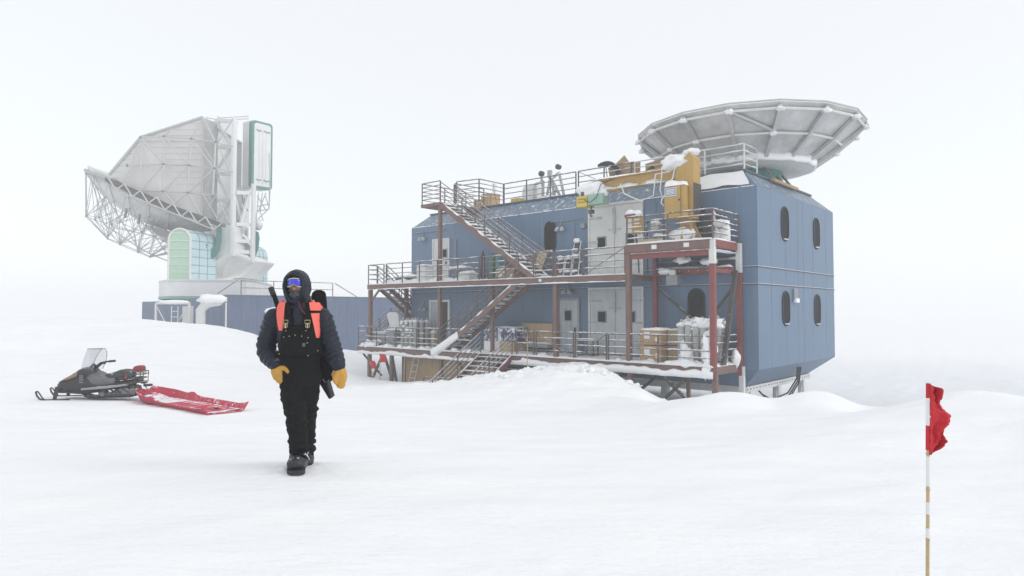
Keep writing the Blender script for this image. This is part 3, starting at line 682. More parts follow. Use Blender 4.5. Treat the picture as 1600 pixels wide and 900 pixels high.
# ---- roof railings + landing
rf = bthing('roof_landing', 'small steel landing with rails at the top of the outside stairs', 'landing', 16, -1.2, 6.9)
MB().box((15.35, -2.35, 6.86), (16.85, 1.0, 7.02)).build('deck_plate', M['rust'], rf)
m = MB(); snow_patch(m, 15.4, 16.8, -2.2, 1.0, 7.02, .06, .12, 31, .7); m.build('deck_snow', M['snowcap'], rf, True)
railing(rf, [(16.8, .9), (16.8, -2.3), (15.4, -2.3)], 7.02, n=5, step=1.6)
railing(rf, [(15.4, .9), (15.4, -1.25)], 7.02, n=5, step=1.6)
rr = bthing('roof_railing', 'brown roof edge railing running from the landing to the crane boom', 'railing', 12, .85, 7.1)
railing(rr, [(13.9, -1.0), (13.9, .85)], 7.1, n=5, step=1.8); railing(rr, [(13.85, .85), (9.15, .85)], 7.1, step=1.7)
railing(rr, [(9.0, .85), (6.05, .85), (6.05, 1.2)], 7.1, step=1.8, brace=[((8.95, .85, 8.15), (7.8, .85, 7.6)), ((6.4, .85, 8.1), (7.3, .85, 7.2))])
railing(rr, [(13.9, -1.0), (15.3, -1.25)], 7.1, n=5, step=1.4)
rr2 = bthing('dish_railing', 'white roof railing in front of the big aluminium dish', 'railing', 3, .85, 7.1)
railing(rr2, [(5.9, .9), (.85, .9), (.85, 2.2)], 7.1, step=1.7, m_=M['whitesteel'])

# ---- the staircases
stair('upper_staircase', 'snowy steel stairs from the roof landing down to the upper walkway', (15.4, -2.28, 7.0), (9.1, -2.28, ZU+.05), (0, 1), .95, 20, stringer=.3, seed=1)
sb = stair('middle_staircase', 'snow clogged stairs from the upper walkway down to the lower deck', (10.1, -2.3, ZU-.05), (15.4, -2.3, ZL+.02), (0, 1), .95, 17, stringer=.3, seed=2, snow=.1)
m = MB(); rings = []
for i in range(25):
    t_ = i/24; q = Vector((14.1, -2.34, .38)).lerp(Vector((15.9, -2.36, ZL-.05)), t_); wd = .05+.22*t_+.16*noise.noise(Vector((i*.8, 0, 0)))
    rings.append([(q.x-.1, q.y+.0, q.z-.28-.1*t_), (q.x-.1, q.y-wd*.6, q.z-.2), (q.x, q.y-wd*.5, q.z+.05), (q.x+.05, q.y+.2, q.z+.12+wd*.2), (q.x, q.y+.5, q.z-.02)])
m.loft(rings); m.build('drift', M['snowcap'], sb, True)
stair('far_staircase', 'stairs descending from the upper walkway behind its far end', (20.5, -1.7, ZU), (20.5, .9, 1.1), (1, 0), .85, 10, seed=3, snow=.05)
stair('back_staircase', 'lower flight of the end stairs rising behind the far railing', (21.5, .9, 1.1), (21.5, -1.7, ZL), (1, 0), .8, 9, seed=4, snow=.05)
gs = stair('ground_staircase', 'dark red stairs from the lower deck down into the snow', (10.45, -2.35, ZL-.02), (10.45, -6.9, ZL-3.0), (1, 0), 2.0, 15, m_=M['red'], seed=5, n=4, h=1.0, snow=.035)
railing(gs, [(12.45, -4.3, -2.45), (14.3, -4.3, -2.5)], -2.45, h=.85, n=3, step=1.8, m_=M['rail'])

# ------------------------------------------------------------------ ROOF DISH (ground shield)
HU, HV, HZ, HR = 2.4, 4.95, 9.66, 4.95
dish = bthing('ground_shield_dish', 'large upturned aluminium cone dish with ribs on the near end of the roof', 'dish', HU, HV, 7.1)
NS = 16
def dpt(k, f, off=0.):                      # f=0 at the bottom ring, 1 at the rim
    a = 2*math.pi*(k+.35)/NS; r_ = 2.75+(HR-2.75)*f; z = 8.0+(HZ-8.0)*(f**1.12); n_ = Vector((-math.cos(a)*.5, -math.sin(a)*.5, .85))
    return Vector((HU+r_*math.cos(a), HV+r_*math.sin(a), z))-n_*off
sh = MB(); fr = [0, .25, .5, .75, 1.0]
vs = []; fs = []
for off in (0, .05):
    for f in fr:
        for k in range(NS): vs.append(dpt(k, f, off))
nf = len(fr)
for l in (0, 1):
    for i in range(nf-1):
        for k in range(NS): q = l*nf*NS+i*NS; fs.append((q+k, q+(k+1) % NS, q+NS+(k+1) % NS, q+NS+k))
for i in (0, nf-1):
    for k in range(NS): fs.append((i*NS+k, i*NS+(k+1) % NS, nf*NS+i*NS+(k+1) % NS, nf*NS+i*NS+k))
sh.add(vs, fs); sh.build('shell', M['dish'], dish)
MB().tube([dpt(k, 1.0, -.02)+Vector((0, 0, .04)) for k in range(NS)], .035, 6, True).build('rim', M['dishrib'], dish)
for f, r_ in ((.93, .06), (.52, .055)):
    MB().tube([dpt(k, f, .14) for k in range(NS)], r_, 6, True).build('hoop', M['whitesteel'], dish)
for k in range(NS):
    m = MB(); a = dpt(k, .0, .14); b = dpt(k, .5, .16); c = dpt(k, .98, .14)
    m.bar(a, b, .15, .15); m.bar(b, c, .15, .15); m.build('rib', M['dishrib'], dish)
m = MB()
for k in range(NS):
    if noise.noise(Vector((k*1.7, 4, 4))) > -.35: blob(m, dpt(k, .94, .2)[:], .13, 7, k, .6, (1.3, 1.3, .8))
    if noise.noise(Vector((k*1.3, 8, 4))) > -.1: blob(m, dpt(k, .53, .22)[:], .12, 7, k+40, .6, (1.2, 1.2, .7))
m.build('snow_lump', M['snowcap'], dish, True)['kind'] = 'stuff'
MB().bar(dpt(11.0, .93, .16), dpt(10.0, .55, .16), .13, .1).build('strut', M['dishrib'], dish); MB().bar(dpt(3.0, .93, .16), dpt(4.0, .55, .16), .13, .1).build('strut', M['dishrib'], dish)
MB().lathe((HU, HV, 7.75), [(2.2, 0), (2.85, .06), (2.95, .36), (2.7, .42)], 24).build('hub_ring', M['whitesteel'], dish)
MB().lathe((HU, HV, 7.1), [(1.5, 0), (1.5, .68), (1.9, .7)], 20).build('mount', M['teal'], dish)
m = MB(); rings = []
for i in range(33):
    a = -3.9+2.7*i/32; r_ = 2.9; g = noise.noise(Vector((i*.6, 2, 2)))*.22+noise.noise(Vector((i*1.9, 5, 2)))*.1
    c = Vector((HU+r_*math.cos(a), HV+r_*math.sin(a), 7.85)); o_ = Vector((math.cos(a), math.sin(a), 0))
    e = math.sin(math.pi*i/32)**.5; rings.append([c-o_*.1+Vector((0, 0, -.05*e)), c+o_*(.06+g)*e+Vector((0, 0, -.04+g*.5)), c+o_*(.12+g)*e+Vector((0, 0, .16+g)), c-o_*.05+Vector((0, 0, .34*e+g))])
m.loft(rings); m.build('hub_snow', M['snowcap'], dish, True)
MB().box((.5, 3.2, 6.98), (.66, 6.2, 7.1)).build('timber_support', M['ply'], dish)
m = MB()
for v in (3.6, 4.6, 5.6): m.bar((.62, v, 7.08), (1.2, v+.3, 7.8), .08, .08)
m.build('strut', M['greysteel'], dish)

# ------------------------------------------------------------------ CRANE
cr = bthing('jib_crane', 'yellow jib crane with a snow topped boom beside the dish', 'crane', 2.35, -1.0, ZC)
MB().prism([(1.95, -1.35, ZC+.95), (1.95, -1.35, ZC+3.35), (2.1, -1.35, ZC+3.55), (2.6, -1.35, ZC+3.2), (2.75, -1.35, ZC+2.6), (2.75, -1.35, ZC+.95)], (0, .62, 0)).build('mast', M['yellow'], cr, bevel=.015)
MB().box((2.1, -1.22, ZC), (2.6, -.82, ZC+.95)).build('pedestal', M['yellow'], cr)
m = MB()
for k in range(8):
    a = k*math.pi/4; d = Vector((math.cos(a), math.sin(a), 0)); c = Vector((2.35, -1.02, ZC)); m.prism([c+d*.28+Vector((0, 0, .8)), c+d*.28, c+d*.68, c+d*.68+Vector((0, 0, .05))], Vector((-math.sin(a), math.cos(a), 0))*.03)
m.lathe((2.35, -1.02, ZC), [(.75, 0), (.75, .05)], 16); m.build('gusset', M['yellow'], cr)
m = MB(); blob(m, (2.4, -1.3, ZC+.3), .38, 8, 3, .4, (1.3, .6, .9)); m.build('gusset_snow', M['snowcap'], cr, True)
# boom: I-beam running along the facade towards the hoist
Ba = Vector((2.55, -1.05, 7.02)); Bb = Vector((6.3, -1.05, 6.86)); up = Vector((0, 0, 1))
m = MB().bar(Ba, Bb, .06, .46).bar(Ba+up*.25, Bb+up*.25, .34, .05).bar(Ba-up*.25, Bb-up*.25, .34, .05)
m.build('boom', M['yellow'], cr)
m = MB(); m.prism([(6.3, -1.1, 7.12), (6.3, -1.1, 6.62), (6.75, -1.1, 7.1)], (0, .1, 0)); m.build('boom_tip', M['yellow'], cr)
m = MB(); snow_patch(m, 2.6, 6.8, -1.27, -.83, 7.16, .09, .1, 41, .5); snow_patch(m, 2.9, 6.2, -1.26, -1.05, 6.68, .16, .09, 42, 1.1); m.build('boom_snow', M['snowcap'], cr, True)
m = MB(); blob(m, (2.75, -1.15, 7.38), .40, 9, 5, .5, (1.7, .9, .75)); blob(m, (2.15, -1.05, ZC+3.6), .22, 8, 6, .4, (1.6, 1.1, .6)); m.build('mast_snow', M['snowcap'], cr, True)
m = MB(); m.box((1.945, -1.28, ZC+.5), (1.955, -.8, ZC+2.4)); 
MB().box((1.93, -1.36, ZC+1.1), (1.948, -.72, ZC+2.35)).build('worn_patch', M['darksteel'], cr)
pb = MB().box((2.15, -1.72, ZC+.98), (3.0, -1.37, ZC+2.25)).build('control_box', M['yellow'], cr, bevel=.02)
MB().box((2.48, -1.735, ZC+1.85), (2.97, -1.722, ZC+2.18)).build('sign_plate', M['labelwhite'], pb)
MB().box((2.51, -1.742, ZC+1.88), (2.94, -1.736, ZC+2.15)).build('sign_border', M['labelblue'], pb)
MB().box((2.545, -1.748, ZC+1.915), (2.905, -1.743, ZC+2.115)).build('sign_face', M['labelwhite'], pb)
m = MB()
for r_ in range(3):
    u = 2.57
    while u < 2.87: l = random.uniform(.02, .06); m.box((u, -1.752, ZC+1.94+r_*.055), (u+l, -1.749, ZC+1.965+r_*.055)); u += l+.014
m.build('sign_lettering', M['labelblue'], pb)['kind'] = 'stuff'
MB().lathe((2.36, -1.74, ZC+1.68), [(.03, -.02), (.045, 0), (.03, .02)], 10, 'y').build('knob', M['darksteel'], pb)
MB().box((2.28, -1.73, ZC+1.0), (2.3, -1.722, ZC+2.2)).build('door_gap', M['darksteel'], pb)
m = MB(); snow_patch(m, 2.1, 3.02, -1.76, -1.34, ZC+2.25, .2, .08, 43, .6); m.build('box_snow', M['snowcap'], pb, True)
# hoist trolley
ho_ = MB().box((6.9, -1.45, 6.02), (7.45, -.85, 6.5)).build('hoist_motor', M['lemon'], cr, bevel=.03, label='lemon yellow hoist motor')
m = MB()
for r_ in range(2):
    for k in range(6): m.tube([(7.38-k*.08, -1.458, 6.33-r_*.13), (7.35-k*.08, -1.458, 6.39-r_*.13), (7.33-k*.08, -1.458, 6.32-r_*.13)], .008, 4)
m.build('hoist_marking', M['gasket'], ho_)['kind'] = 'stuff'
MB().box((6.1, -1.4, 6.08), (6.88, -.9, 6.52)).build('hoist_drum_box', M['mint'], cr, bevel=.03, label='mint green hoist box')
m = MB().tube([(6.9, -1.1, 6.05), (6.9, -1.1, 5.75), (6.95, -1.1, 5.66), (6.88, -1.1, 5.6), (6.84, -1.1, 5.66)], .03).box((6.8, -1.2, 5.74), (7.0, -1.0, 5.9)).box((7.1, -1.4, 6.5), (7.25, -.9, 6.7)).box((6.4, -1.3, 6.5), (6.55, -.9, 6.7)); m.build('hook', M['darksteel'], cr)
m = MB(); blob(m, (6.85, -1.15, 6.78), .5, 11, 11, .35, (1.5, .7, .65)); blob(m, (6.3, -1.15, 6.6), .25, 8, 12, .4, (1.3, .9, .8)); m.build('hoist_snow', M['snowcap'], cr, True)
m = MB().tube([(2.9, -1.4, 7.0), (3.5, -1.5, 6.95), (3.6, -1.5, 6.1), (4.2, -1.5, 5.95), (5.0, -1.45, 6.35), (5.2, -1.4, 6.8)], .028, 6).tube([(2.7, -1.4, 7.1), (2.85, -1.45, 6.4), (3.1, -1.7, 5.9), (3.15, -1.7, 5.75), (3.05, -1.65, 5.6)], .028, 6).tube([(2.8, -1.42, 7.2), (3.2, -1.5, 7.1), (3.3, -1.5, 6.3), (3.15, -1.6, 5.95)], .024, 6)
m.build('white_cable', M['whitetape'], cr, True)
MB().tube([(5.6, -1.25, 7.1), (6.2, -1.4, 6.9), (6.35, -1.5, 6.35), (6.7, -1.5, 6.15), (7.0, -1.47, 6.3)], .018, 6).build('black_cable', M['gasket'], cr, True)
m = MB(); u = 4.75
for k, wd in enumerate((.12, .1, .14, .1, .12, .06, .1)):       # worn lettering on the boom
    m.box((5.9-k*.17, -1.087, 6.83), (5.9-k*.17-.03, -1.081, 6.97)); m.box((5.9-k*.17-wd, -1.087, 6.95), (5.9-k*.17, -1.081, 6.97)); 
m.build('boom_lettering', M['greysteel'], cr)['kind'] = 'stuff'

# ------------------------------------------------------------------ THINGS ON THE DECKS
def cylinder(name, label, u, v, z, r_, h, m_, group=None, frosty=True):
    t = bthing(name, label, 'gas cylinder', u, v, z, group)
    MB().lathe((u, v, z), [(r_*.9, 0), (r_, .04), (r_, h*.82), (r_*.85, h*.88), (r_*.4, h*.94), (r_*.34, h*.97)], 14).build('bottle', m_, t, True)
    MB().lathe((u, v, z+h*.97), [(r_*.3, 0), (r_*.36, .02), (r_*.3, .1), (r_*.15, .12)], 10).build('valve', m_, t, True)
    if frosty: m = MB(); blob(m, (u, v, z+h*.92), r_*1.05, 7, int(u*10), .7, (1.2, 1.2, .6)); m.build('snow_cap', M['snowcap'], t, True)
    return t
LABC = 'frosted grey gas cylinder standing in the cluster behind the far lower railing'
c0 = cylinder('gas_cylinder', LABC, 19.2, -1.6, ZL+.02, .13, 1.5, M['cylgrey'], 'gas cylinders at the far end of the lower deck')
for i in range(1, 12):
    r_ = i % 3; k = i//3; copy_tree(c0, W(19.2-.36*k-.05*r_, -1.6+.36*r_, ZL+.02+random.uniform(-.02, .06)))
LABD = 'snow plastered grey gas cylinder in the big cluster at the near deck corner'
d0 = cylinder('gas_cylinder', LABD, 2.3, -1.75, ZL+.02, .15, 1.62, M['cylgrey'], 'gas cylinders at the near end of the lower deck')
for i in range(1, 15):
    r_ = i % 3; k = i//3; copy_tree(d0, W(2.3-.31*k-.04*r_, -1.75+.42*r_, ZL+.02+random.uniform(-.04, .06)+(.1 if r_ == 1 else 0)))
sp_ = bthing('snow_heap', 'thick wind blown snow plastered over the near cylinder cluster', 'snow heap', 1.6, -1.9, ZL)
m = MB(); blob(m, (1.55, -1.45, ZL+1.42), .55, 16, 3, .6, (1.25, .8, .55)); blob(m, (.98, -2.12, ZL+.55), .34, 14, 7, .7, (.8, .6, 2.0)); blob(m, (1.95, -2.1, ZL+.25), .30, 12, 8, .7, (1.0, .45, 1.6))
blob(m, (1.0, -2.25, ZL-.12), .3, 9, 9, .5, (.8, .6, 1.1)); blob(m, (1.9, -2.2, ZL+.05), .3, 9, 14, .5, (2.0, .7, .5)); m.build('snow_mass', M['snowcap'], sp_, True)
m = MB(); blob(m, (.72, -.4, ZL+.2), .2, 8, 15, .5, (.8, .8, 1.6)); m.build('snow_mass', M['snowcap'], sp_, True)
cylinder('gas_cylinder', 'dark brown gas cylinder on the upper walkway left of the green one', 14.0, -.6, ZU, .12, 1.55, M['cylbrown'], frosty=False)
cylinder('gas_cylinder', 'green gas cylinder on the upper walkway under the stairs', 13.25, -.7, ZU, .15, 1.45, M['cylgreen'], frosty=False)
cylinder('gas_cylinder', 'teal gas cylinder right beside the green one on the upper walkway', 12.8, -.7, ZU, .15, 1.4, M['cylteal'], frosty=False)
cylinder('gas_cylinder', 'short tan gas cylinder beside the far railing of the lower deck', 17.3, -1.0, ZL, .15, .95, M['timber'])
def crate(name, label, cat, u0, u1, v0, v1, z0, z1, m_, snow=.06, strap=None, bev=.012, detail='straps', group=None):
    t = bthing(name, label, cat, (u0+u1)/2, (v0+v1)/2, z0, group)
    MB().box((u0, v0, z0), (u1, v1, z1)).build('box', m_, t, bevel=bev)
    if detail == 'straps':
        m = MB()
        for f in (.25, .72): uu = u0+(u1-u0)*f; m.box((uu-.02, v0-.006, z0), (uu+.02, v0-.002, z1)); 
        m.build('strap', M['timber'] if m_ is M['card'] else M['greysteel'], t)
    if detail == 'label':
        MB().box((u1-.45, v0-.008, z1-.35), (u1-.2, v0-.002, z1-.08)).build('label_sticker', M['labelwhite'], t); MB().box((u0+.1, v0-.008, z0+.12), (u0+.25, v0-.002, z0+.3)).build('label_sticker', M['labelwhite'], t)
    if snow: m = MB(); snow_patch(m, u0-.02, u1+.02, v0-.03, v1+.02, z1, snow, .09, int(u0*5), .7); m.build('snow_cap', M['snowcap'], t, True)
    return t
for r_, (z0, z1) in enumerate(((ZL+.08, ZL+.66), (ZL+.70, ZL+1.28))):
    nm = ('bottom', 'top')[r_]
    crate('cardboard_crate', 'brown cardboard crate, %s one of the left stack by the near cylinders' % nm, 'crate', 3.0, 3.95, -2.05, -1.15, z0, z1, M['card'], .07 if r_ else 0, detail='label', group='cardboard crates on the lower deck')
    crate('cardboard_crate', 'darker cardboard crate, %s one right behind the labelled stack' % nm, 'crate', 2.45, 2.97, -1.6, -.7, z0, z1, M['ply'], .05 if r_ else 0, detail='straps', group='cardboard crates on the lower deck')
pal = bthing('wooden_pallet', 'low wooden pallet under the cardboard crates', 'pallet', 3.2, -1.4, ZL)
for k in range(5): MB().box((2.4, -2.0+k*.27, ZL+.045), (3.98, -1.86+k*.27, ZL+.065)).build('board', M['timber'], pal)
for k in range(3): MB().box((2.42+k*.7, -2.0, ZL+.0), (2.54+k*.7, -.8, ZL+.043)).build('runner', M['timber'], pal)
bc = crate('wrapped_crate', 'crate under a navy blue cover crusted with rime by the deck opening', 'crate', 11.0, 12.9, -1.6, -.6, ZL+.02, ZL+1.2, M['ply'], .06, detail='none')
MB().box((10.96, -1.63, ZL+.55), (12.94, -.57, ZL+1.21)).build('cover', M['navytarp'], bc, bevel=.03)
MB().box((12.0, -1.64, ZL+.02), (12.92, -1.605, ZL+.55)).build('snow_face', M['snowcap'], bc)
MB().box((11.88, -1.66, ZL), (11.98, -1.6, ZL+1.2)).build('corner_batten', M['whitesteel'], bc)
t = bthing('plywood_crate', 'tall plywood crate leaning by the wall right of the navy wrapped one', 'crate', 10.2, -.7, ZL)
MB().box((9.55, -.55, ZL+.45), (11.4, -.35, ZL+1.42)).build('sheet', M['ply'], t); MB().box((9.5, -.95, ZL+.3), (10.9, -.56, ZL+.5)).build('shelf', M['greysteel'], t)
m = MB()
for u in (9.55, 10.85): m.box((u-.03, -.95, ZL), (u+.03, -.89, ZL+.3)); m.box((u-.03, -.62, ZL), (u+.03, -.57, ZL+.3))
m.build('leg', M['darksteel'], t); m = MB(); snow_patch(m, 9.5, 10.9, -.97, -.58, ZL+.5, .06, .08, 3); m.build('snow_cap', M['snowcap'], t, True)
t = bthing('metal_shelf', 'black open metal shelf standing before the frosted double door', 'shelf', 7.1, -1.0, ZL)
for k in range(4): MB().box((6.75, -1.2, ZL+.1+k*.2), (7.6, -.8, ZL+.13+k*.2)).build('board', M['darksteel'], t)
for u in (6.77, 7.58):
    for v in (-1.18, -.82): MB().box((u-.02, v-.02, ZL), (u+.02, v+.02, ZL+.8)).build('leg', M['darksteel'], t)
m = MB(); snow_patch(m, 6.7, 7.65, -1.25, -.8, ZL+.73, .07, .08, 8); m.build('snow_cap', M['snowcap'], t, True)
t = bthing('padded_board', 'white snow topped padded board leaning beside the frosted cylinders', 'board', 20.4, -1.5, ZL+.9)
MB().prism([(19.75, -1.35, ZL+.75), (20.55, -1.35, ZL+.75), (21.0, -1.35, ZL+1.8), (20.75, -1.35, ZL+1.95), (20.1, -1.35, ZL+1.93), (19.95, -1.35, ZL+1.8)], (0, .35, 0)).build('pad', M['whitesteel'], t, bevel=.06)
t = crate('grey_crate', 'long grey crate below the far lower railing piled with snow', 'crate', 20.3, 21.9, -2.0, -1.2, ZL, ZL+.75, M['greysteel'], .09, detail='none')
m = MB(); blob(m, (21.3, -2.15, ZL+.1), .35, 9, 2, .5, (1.6, .6, .8)); blob(m, (20.7, -2.1, ZL+.3), .16, 7, 3, .5, (1.8, .6, .7)); m.build('snow_drift', M['snowcap'], t, True)
t = crate('grey_drum_box', 'dark grey box between the long crate and the frosted cylinders', 'box', 19.5, 20.2, -2.0, -1.3, ZL, ZL+.95, M['greysteel'], .08, detail='none')
# upper walkway things
crate('cardboard_box', 'brown box on the upper walkway at the foot of the upper stairs', 'box', 11.0, 12.2, -1.6, -.9, ZU, ZU+.5, M['card'], .07, detail='label')
crate('white_box', 'tall white box behind the upper railing near the white door', 'box', 17.0, 17.7, -1.9, -1.3, ZU, ZU+.95, M['whitesteel'], .05, detail='none')
crate('snow_covered_box', 'low white box under snow right of the tall white box', 'box', 14.1, 14.9, -1.5, -.9, ZU, ZU+.45, M['whitesteel'], .12, detail='none')
t = bthing('work_table', 'grey work table heaped with snow on the far upper walkway', 'table', 15.6, -.6, ZU)
MB().box((14.9, -.9, ZU+.72), (16.3, -.3, ZU+.77)).build('table_top', M['greysteel'], t)
for u in (14.95, 16.25):
    for v in (-.87, -.33): MB().box((u-.025, v-.025, ZU), (u+.025, v+.025, ZU+.72)).build('leg', M['greysteel'], t)
m = MB(); snow_patch(m, 14.9, 16.3, -.95, -.28, ZU+.77, .12, .1, 51, 1); m.build('snow_cap', M['snowcap'], t, True)
t = bthing('far_bench', 'grey boxy bench at the far corner of the upper walkway', 'bench', 19.8, -.6, ZU)
MB().box((19.0, -.9, ZU+.4), (20.9, -.3, ZU+.46)).build('seat', M['greysteel'], t, bevel=.01)
for u in (19.1, 20.0, 20.8): MB().box((u-.04, -.85, ZU), (u+.04, -.35, ZU+.4)).build('leg', M['greysteel'], t)
m = MB(); snow_patch(m, 19.0, 20.9, -.92, -.28, ZU+.46, .1, .1, 52, 1); m.build('snow_cap', M['snowcap'], t, True)
t = bthing('red_brown_panel', 'red brown panel propped against the wall behind the upper stairs', 'panel', 11.6, -.3, ZU)
MB().prism([(10.75, -.5, ZU), (12.6, -.5, ZU), (12.6, -.15, ZU+1.25), (10.75, -.15, ZU+1.25)], (0, .05, 0)).build('sheet', M['rust'], t); m = MB(); snow_patch(m, 10.75, 12.6, -.22, -.04, ZU+1.25, .05, .08, 7); m.build('snow_cap', M['snowcap'], t, True)
t = bthing('plywood_sheet', 'narrow plywood sheet leaning at the right end of the red brown panel', 'board', 10.4, -.4, ZU)
MB().prism([(10.2, -.75, ZU), (10.85, -.75, ZU), (10.6, -.2, ZU+1.4), (10.05, -.2, ZU+1.4)], (0, .04, 0)).build('sheet', M['timber'], t)
def cart(u, z0, h, lab, m_=M['whitesteel']):
    t = bthing('hand_cart', lab, 'cart', u, -.5, z0, 'snow loaded white hand carts')
    f = MB()
    for d in (-.19, .19): f.tube([(u+d, -.62, z0), (u+d*.9, -.42, z0+h)], .024)
    f.tube([(u-.17, -.42, z0+h), (u+.17, -.42, z0+h)], .024); f.tube([(u-.19, -.62, z0+.03), (u+.19, -.62, z0+.03)], .024); f.build('frame', m_, t)
    MB().prism([(u-.16, -.56, z0+.25), (u+.16, -.56, z0+.25), (u+.15, -.44, z0+h-.08), (u-.15, -.44, z0+h-.08)], (0, .03, 0)).build('back_panel', M['darksteel'], t)
    m = MB(); blob(m, (u, -.5, z0+h+.03), .16, 8, int(u*9), .4, (1.1, .7, .7)); blob(m, (u, -.62, z0+.35), .15, 8, int(u*7), .4, (1.1, .7, .5)); m.build('snow_cap', M['snowcap'], t, True)
cart(9.05, ZU, .95, 'white framed hand cart under snow, leftmost of the four by the pale door'); cart(8.62, ZU, .95, 'white framed hand cart under snow, second from the left by the pale door')
cart(8.18, ZU, 1.0, 'white framed hand cart under snow, lower one of the stacked pair by the pale door'); cart(8.12, ZU+.95, .75, 'white framed hand cart perched on top of another beside the pale door')
# control post and parts left of the crane on the platform
t = bthing('control_post', 'brown control board with a red cap on a post at the platform edge', 'control box', 4.0, -2.1, ZC)
MB().bar((4.0, -2.1, ZC), (4.1, -2.1, ZC+.75), .06, .06).build('post', M['darksteel'], t); MB().box((3.78, -2.18, ZC+.42), (4.2, -2.04, ZC+1.15)).build('board', M['yellow'], t)
MB().box((4.02, -2.25, ZC+1.1), (4.5, -1.98, ZC+1.24)).build('cap', M['red'], t, bevel=.02)
m = MB(); blob(m, (4.25, -2.1, ZC+1.3), .17, 8, 4, .4, (1.5, 1, .7)); blob(m, (3.95, -2.1, ZC+1.25), .14, 8, 5, .4, (1.2, 1, 1.0)); m.build('snow_cap', M['snowcap'], t, True)
for k in range(4): MB().box((3.85, -2.2, ZC+.5+k*.16), (4.08, -2.181, ZC+.55+k*.16)).build('switch', M['labelwhite'], t)
t = bthing('winch_frame', 'tangled grey winch frame lodged with snow beside the control post', 'winch', 3.4, -1.5, ZC)
m = MB()
for z in (.35, .62, .95): m.tube([(3.95, -1.5, ZC+z), (3.1, -1.5, ZC+z), (3.05, -1.4, ZC+z+.1)], .028)
for u in (3.9, 3.5, 3.15): m.tube([(u, -1.5, ZC), (u, -1.5, ZC+1.0)], .028)
m.build('frame', M['darksteel'], t, True); MB().lathe((3.5, -1.65, ZC+.7), [(.17, 0), (.17, .3)], 14, 'y').build('drum', M['cylgrey'], t)
m = MB(); blob(m, (3.5, -1.5, ZC+.92), .16, 8, 1, .5, (1.4, .9, .6)); blob(m, (3.4, -1.5, ZC+.4), .15, 8, 2, .5, (1.6, .9, .5)); m.build('snow_cap', M['snowcap'], t, True)
t = bthing('timber_beam', 'pale timber beam lying on the platform left of the crane foot', 'beam', 3.4, -2.0, ZC); MB().box((2.95, -2.15, ZC+.03), (3.95, -1.95, ZC+.19)).build('beam', M['timber'], t)
t = bthing('dewar_tank', 'stubby snow covered white tank at the right corner of the platform', 'tank', .98, -1.0, ZC)
MB().lathe((1.0, -.9, ZC), [(.27, 0), (.3, .05), (.3, .55), (.2, .75), (.1, .8)], 16).build('body', M['whitesteel'], t, True); m = MB(); blob(m, (1.0, -.95, ZC+.72), .28, 9, 4, .4, (1.1, 1, .5)); m.build('snow_cap', M['snowcap'], t, True)
MB().tube([(1.15, -1.2, ZC+.4), (1.3, -1.22, ZC+.5), (.85, -1.22, ZC+.52)], .03).build('handle', M['rust'], t)
t = bthing('rubber_mat_roll', 'black ribbed roll standing behind the crane foot', 'roll', 1.6, -.6, ZC)
m = MB().lathe((1.72, -.55, ZC), [(.38, 0), (.4, .03), (.4, 1.2), (.34, 1.24)], 20); m.build('roll', M['gasket'], t, True)
m = MB()
for k in range(5): m.lathe((1.72, -.55, ZC+.1+k*.25), [(.405, 0), (.415, .02), (.405, .04)], 20)
m.build('strap', M['darksteel'], t)
t = bthing('pump_unit', 'rusty pump with small tank below the crane platform', 'pump', 3.0, -.9, ZU-.0)
MB().box((2.8, -1.1, ZU-.45), (3.3, -.75, ZU-.05)).build('body', M['greysteel'], t, bevel=.03); MB().lathe((3.05, -1.0, ZU-.05), [(.14, 0), (.14, .2), (.05, .24)], 10).build('tank', M['whitesteel'], t)
# roof things
def board(name, label, pts, m_, d=(0, .03, 0)):
    b = pts[0]; t = bthing(name, label, 'board', *b); MB().prism(pts, d).build('sheet', m_, t); return t
board('cardboard_sheet', 'tan cardboard sheet with a peaked top behind the boom', [(7.5, 1.5, 7.2), (6.0, 1.5, 7.2), (5.95, 1.45, 8.35), (6.55, 1.45, 8.4), (6.8, 1.45, 8.75), (7.35, 1.45, 8.35), (7.7, 1.45, 8.28)], M['card'])
board('cardboard_sheet', 'tan cardboard sheet right of the peaked one by the dish', [(5.7, 1.6, 7.2), (4.6, 1.6, 7.2), (4.6, 1.55, 8.35), (5.75, 1.55, 8.2)], M['card'])
t = bthing('tyre_ring', 'large dark hoop standing on the roof left of the cardboard', 'hoop', 7.8, 1.3, 7.15)
MB().tube([(7.75+.72*math.cos(a), 1.3, 7.75+.72*math.sin(a)) for a in [R(60+k*14) for k in range(14)]], .12, 8).build('hoop', M['gasket'], t, True)
m = MB()
for k in range(5): a = R(90+k*32); m.tube([(7.6, 1.3, 7.5), (7.75+.7*math.cos(a), 1.3, 7.75+.7*math.sin(a))], .02)
m.build('spoke', M['darksteel'], t)
t = bthing('black_drum', 'tilted black drum on the roof before the right cardboard panel', 'drum', 5.3, 1.25, 7.2)
MB().tube([(5.45, 1.1, 7.35), (5.0, 1.3, 7.75)], .33, 18).build('drum', M['gasket'], t)
t = bthing('instrument_stand', 'frosted white twin headed instrument stand on the roof', 'instrument', 11, 1.6, 7.15)
m = MB()
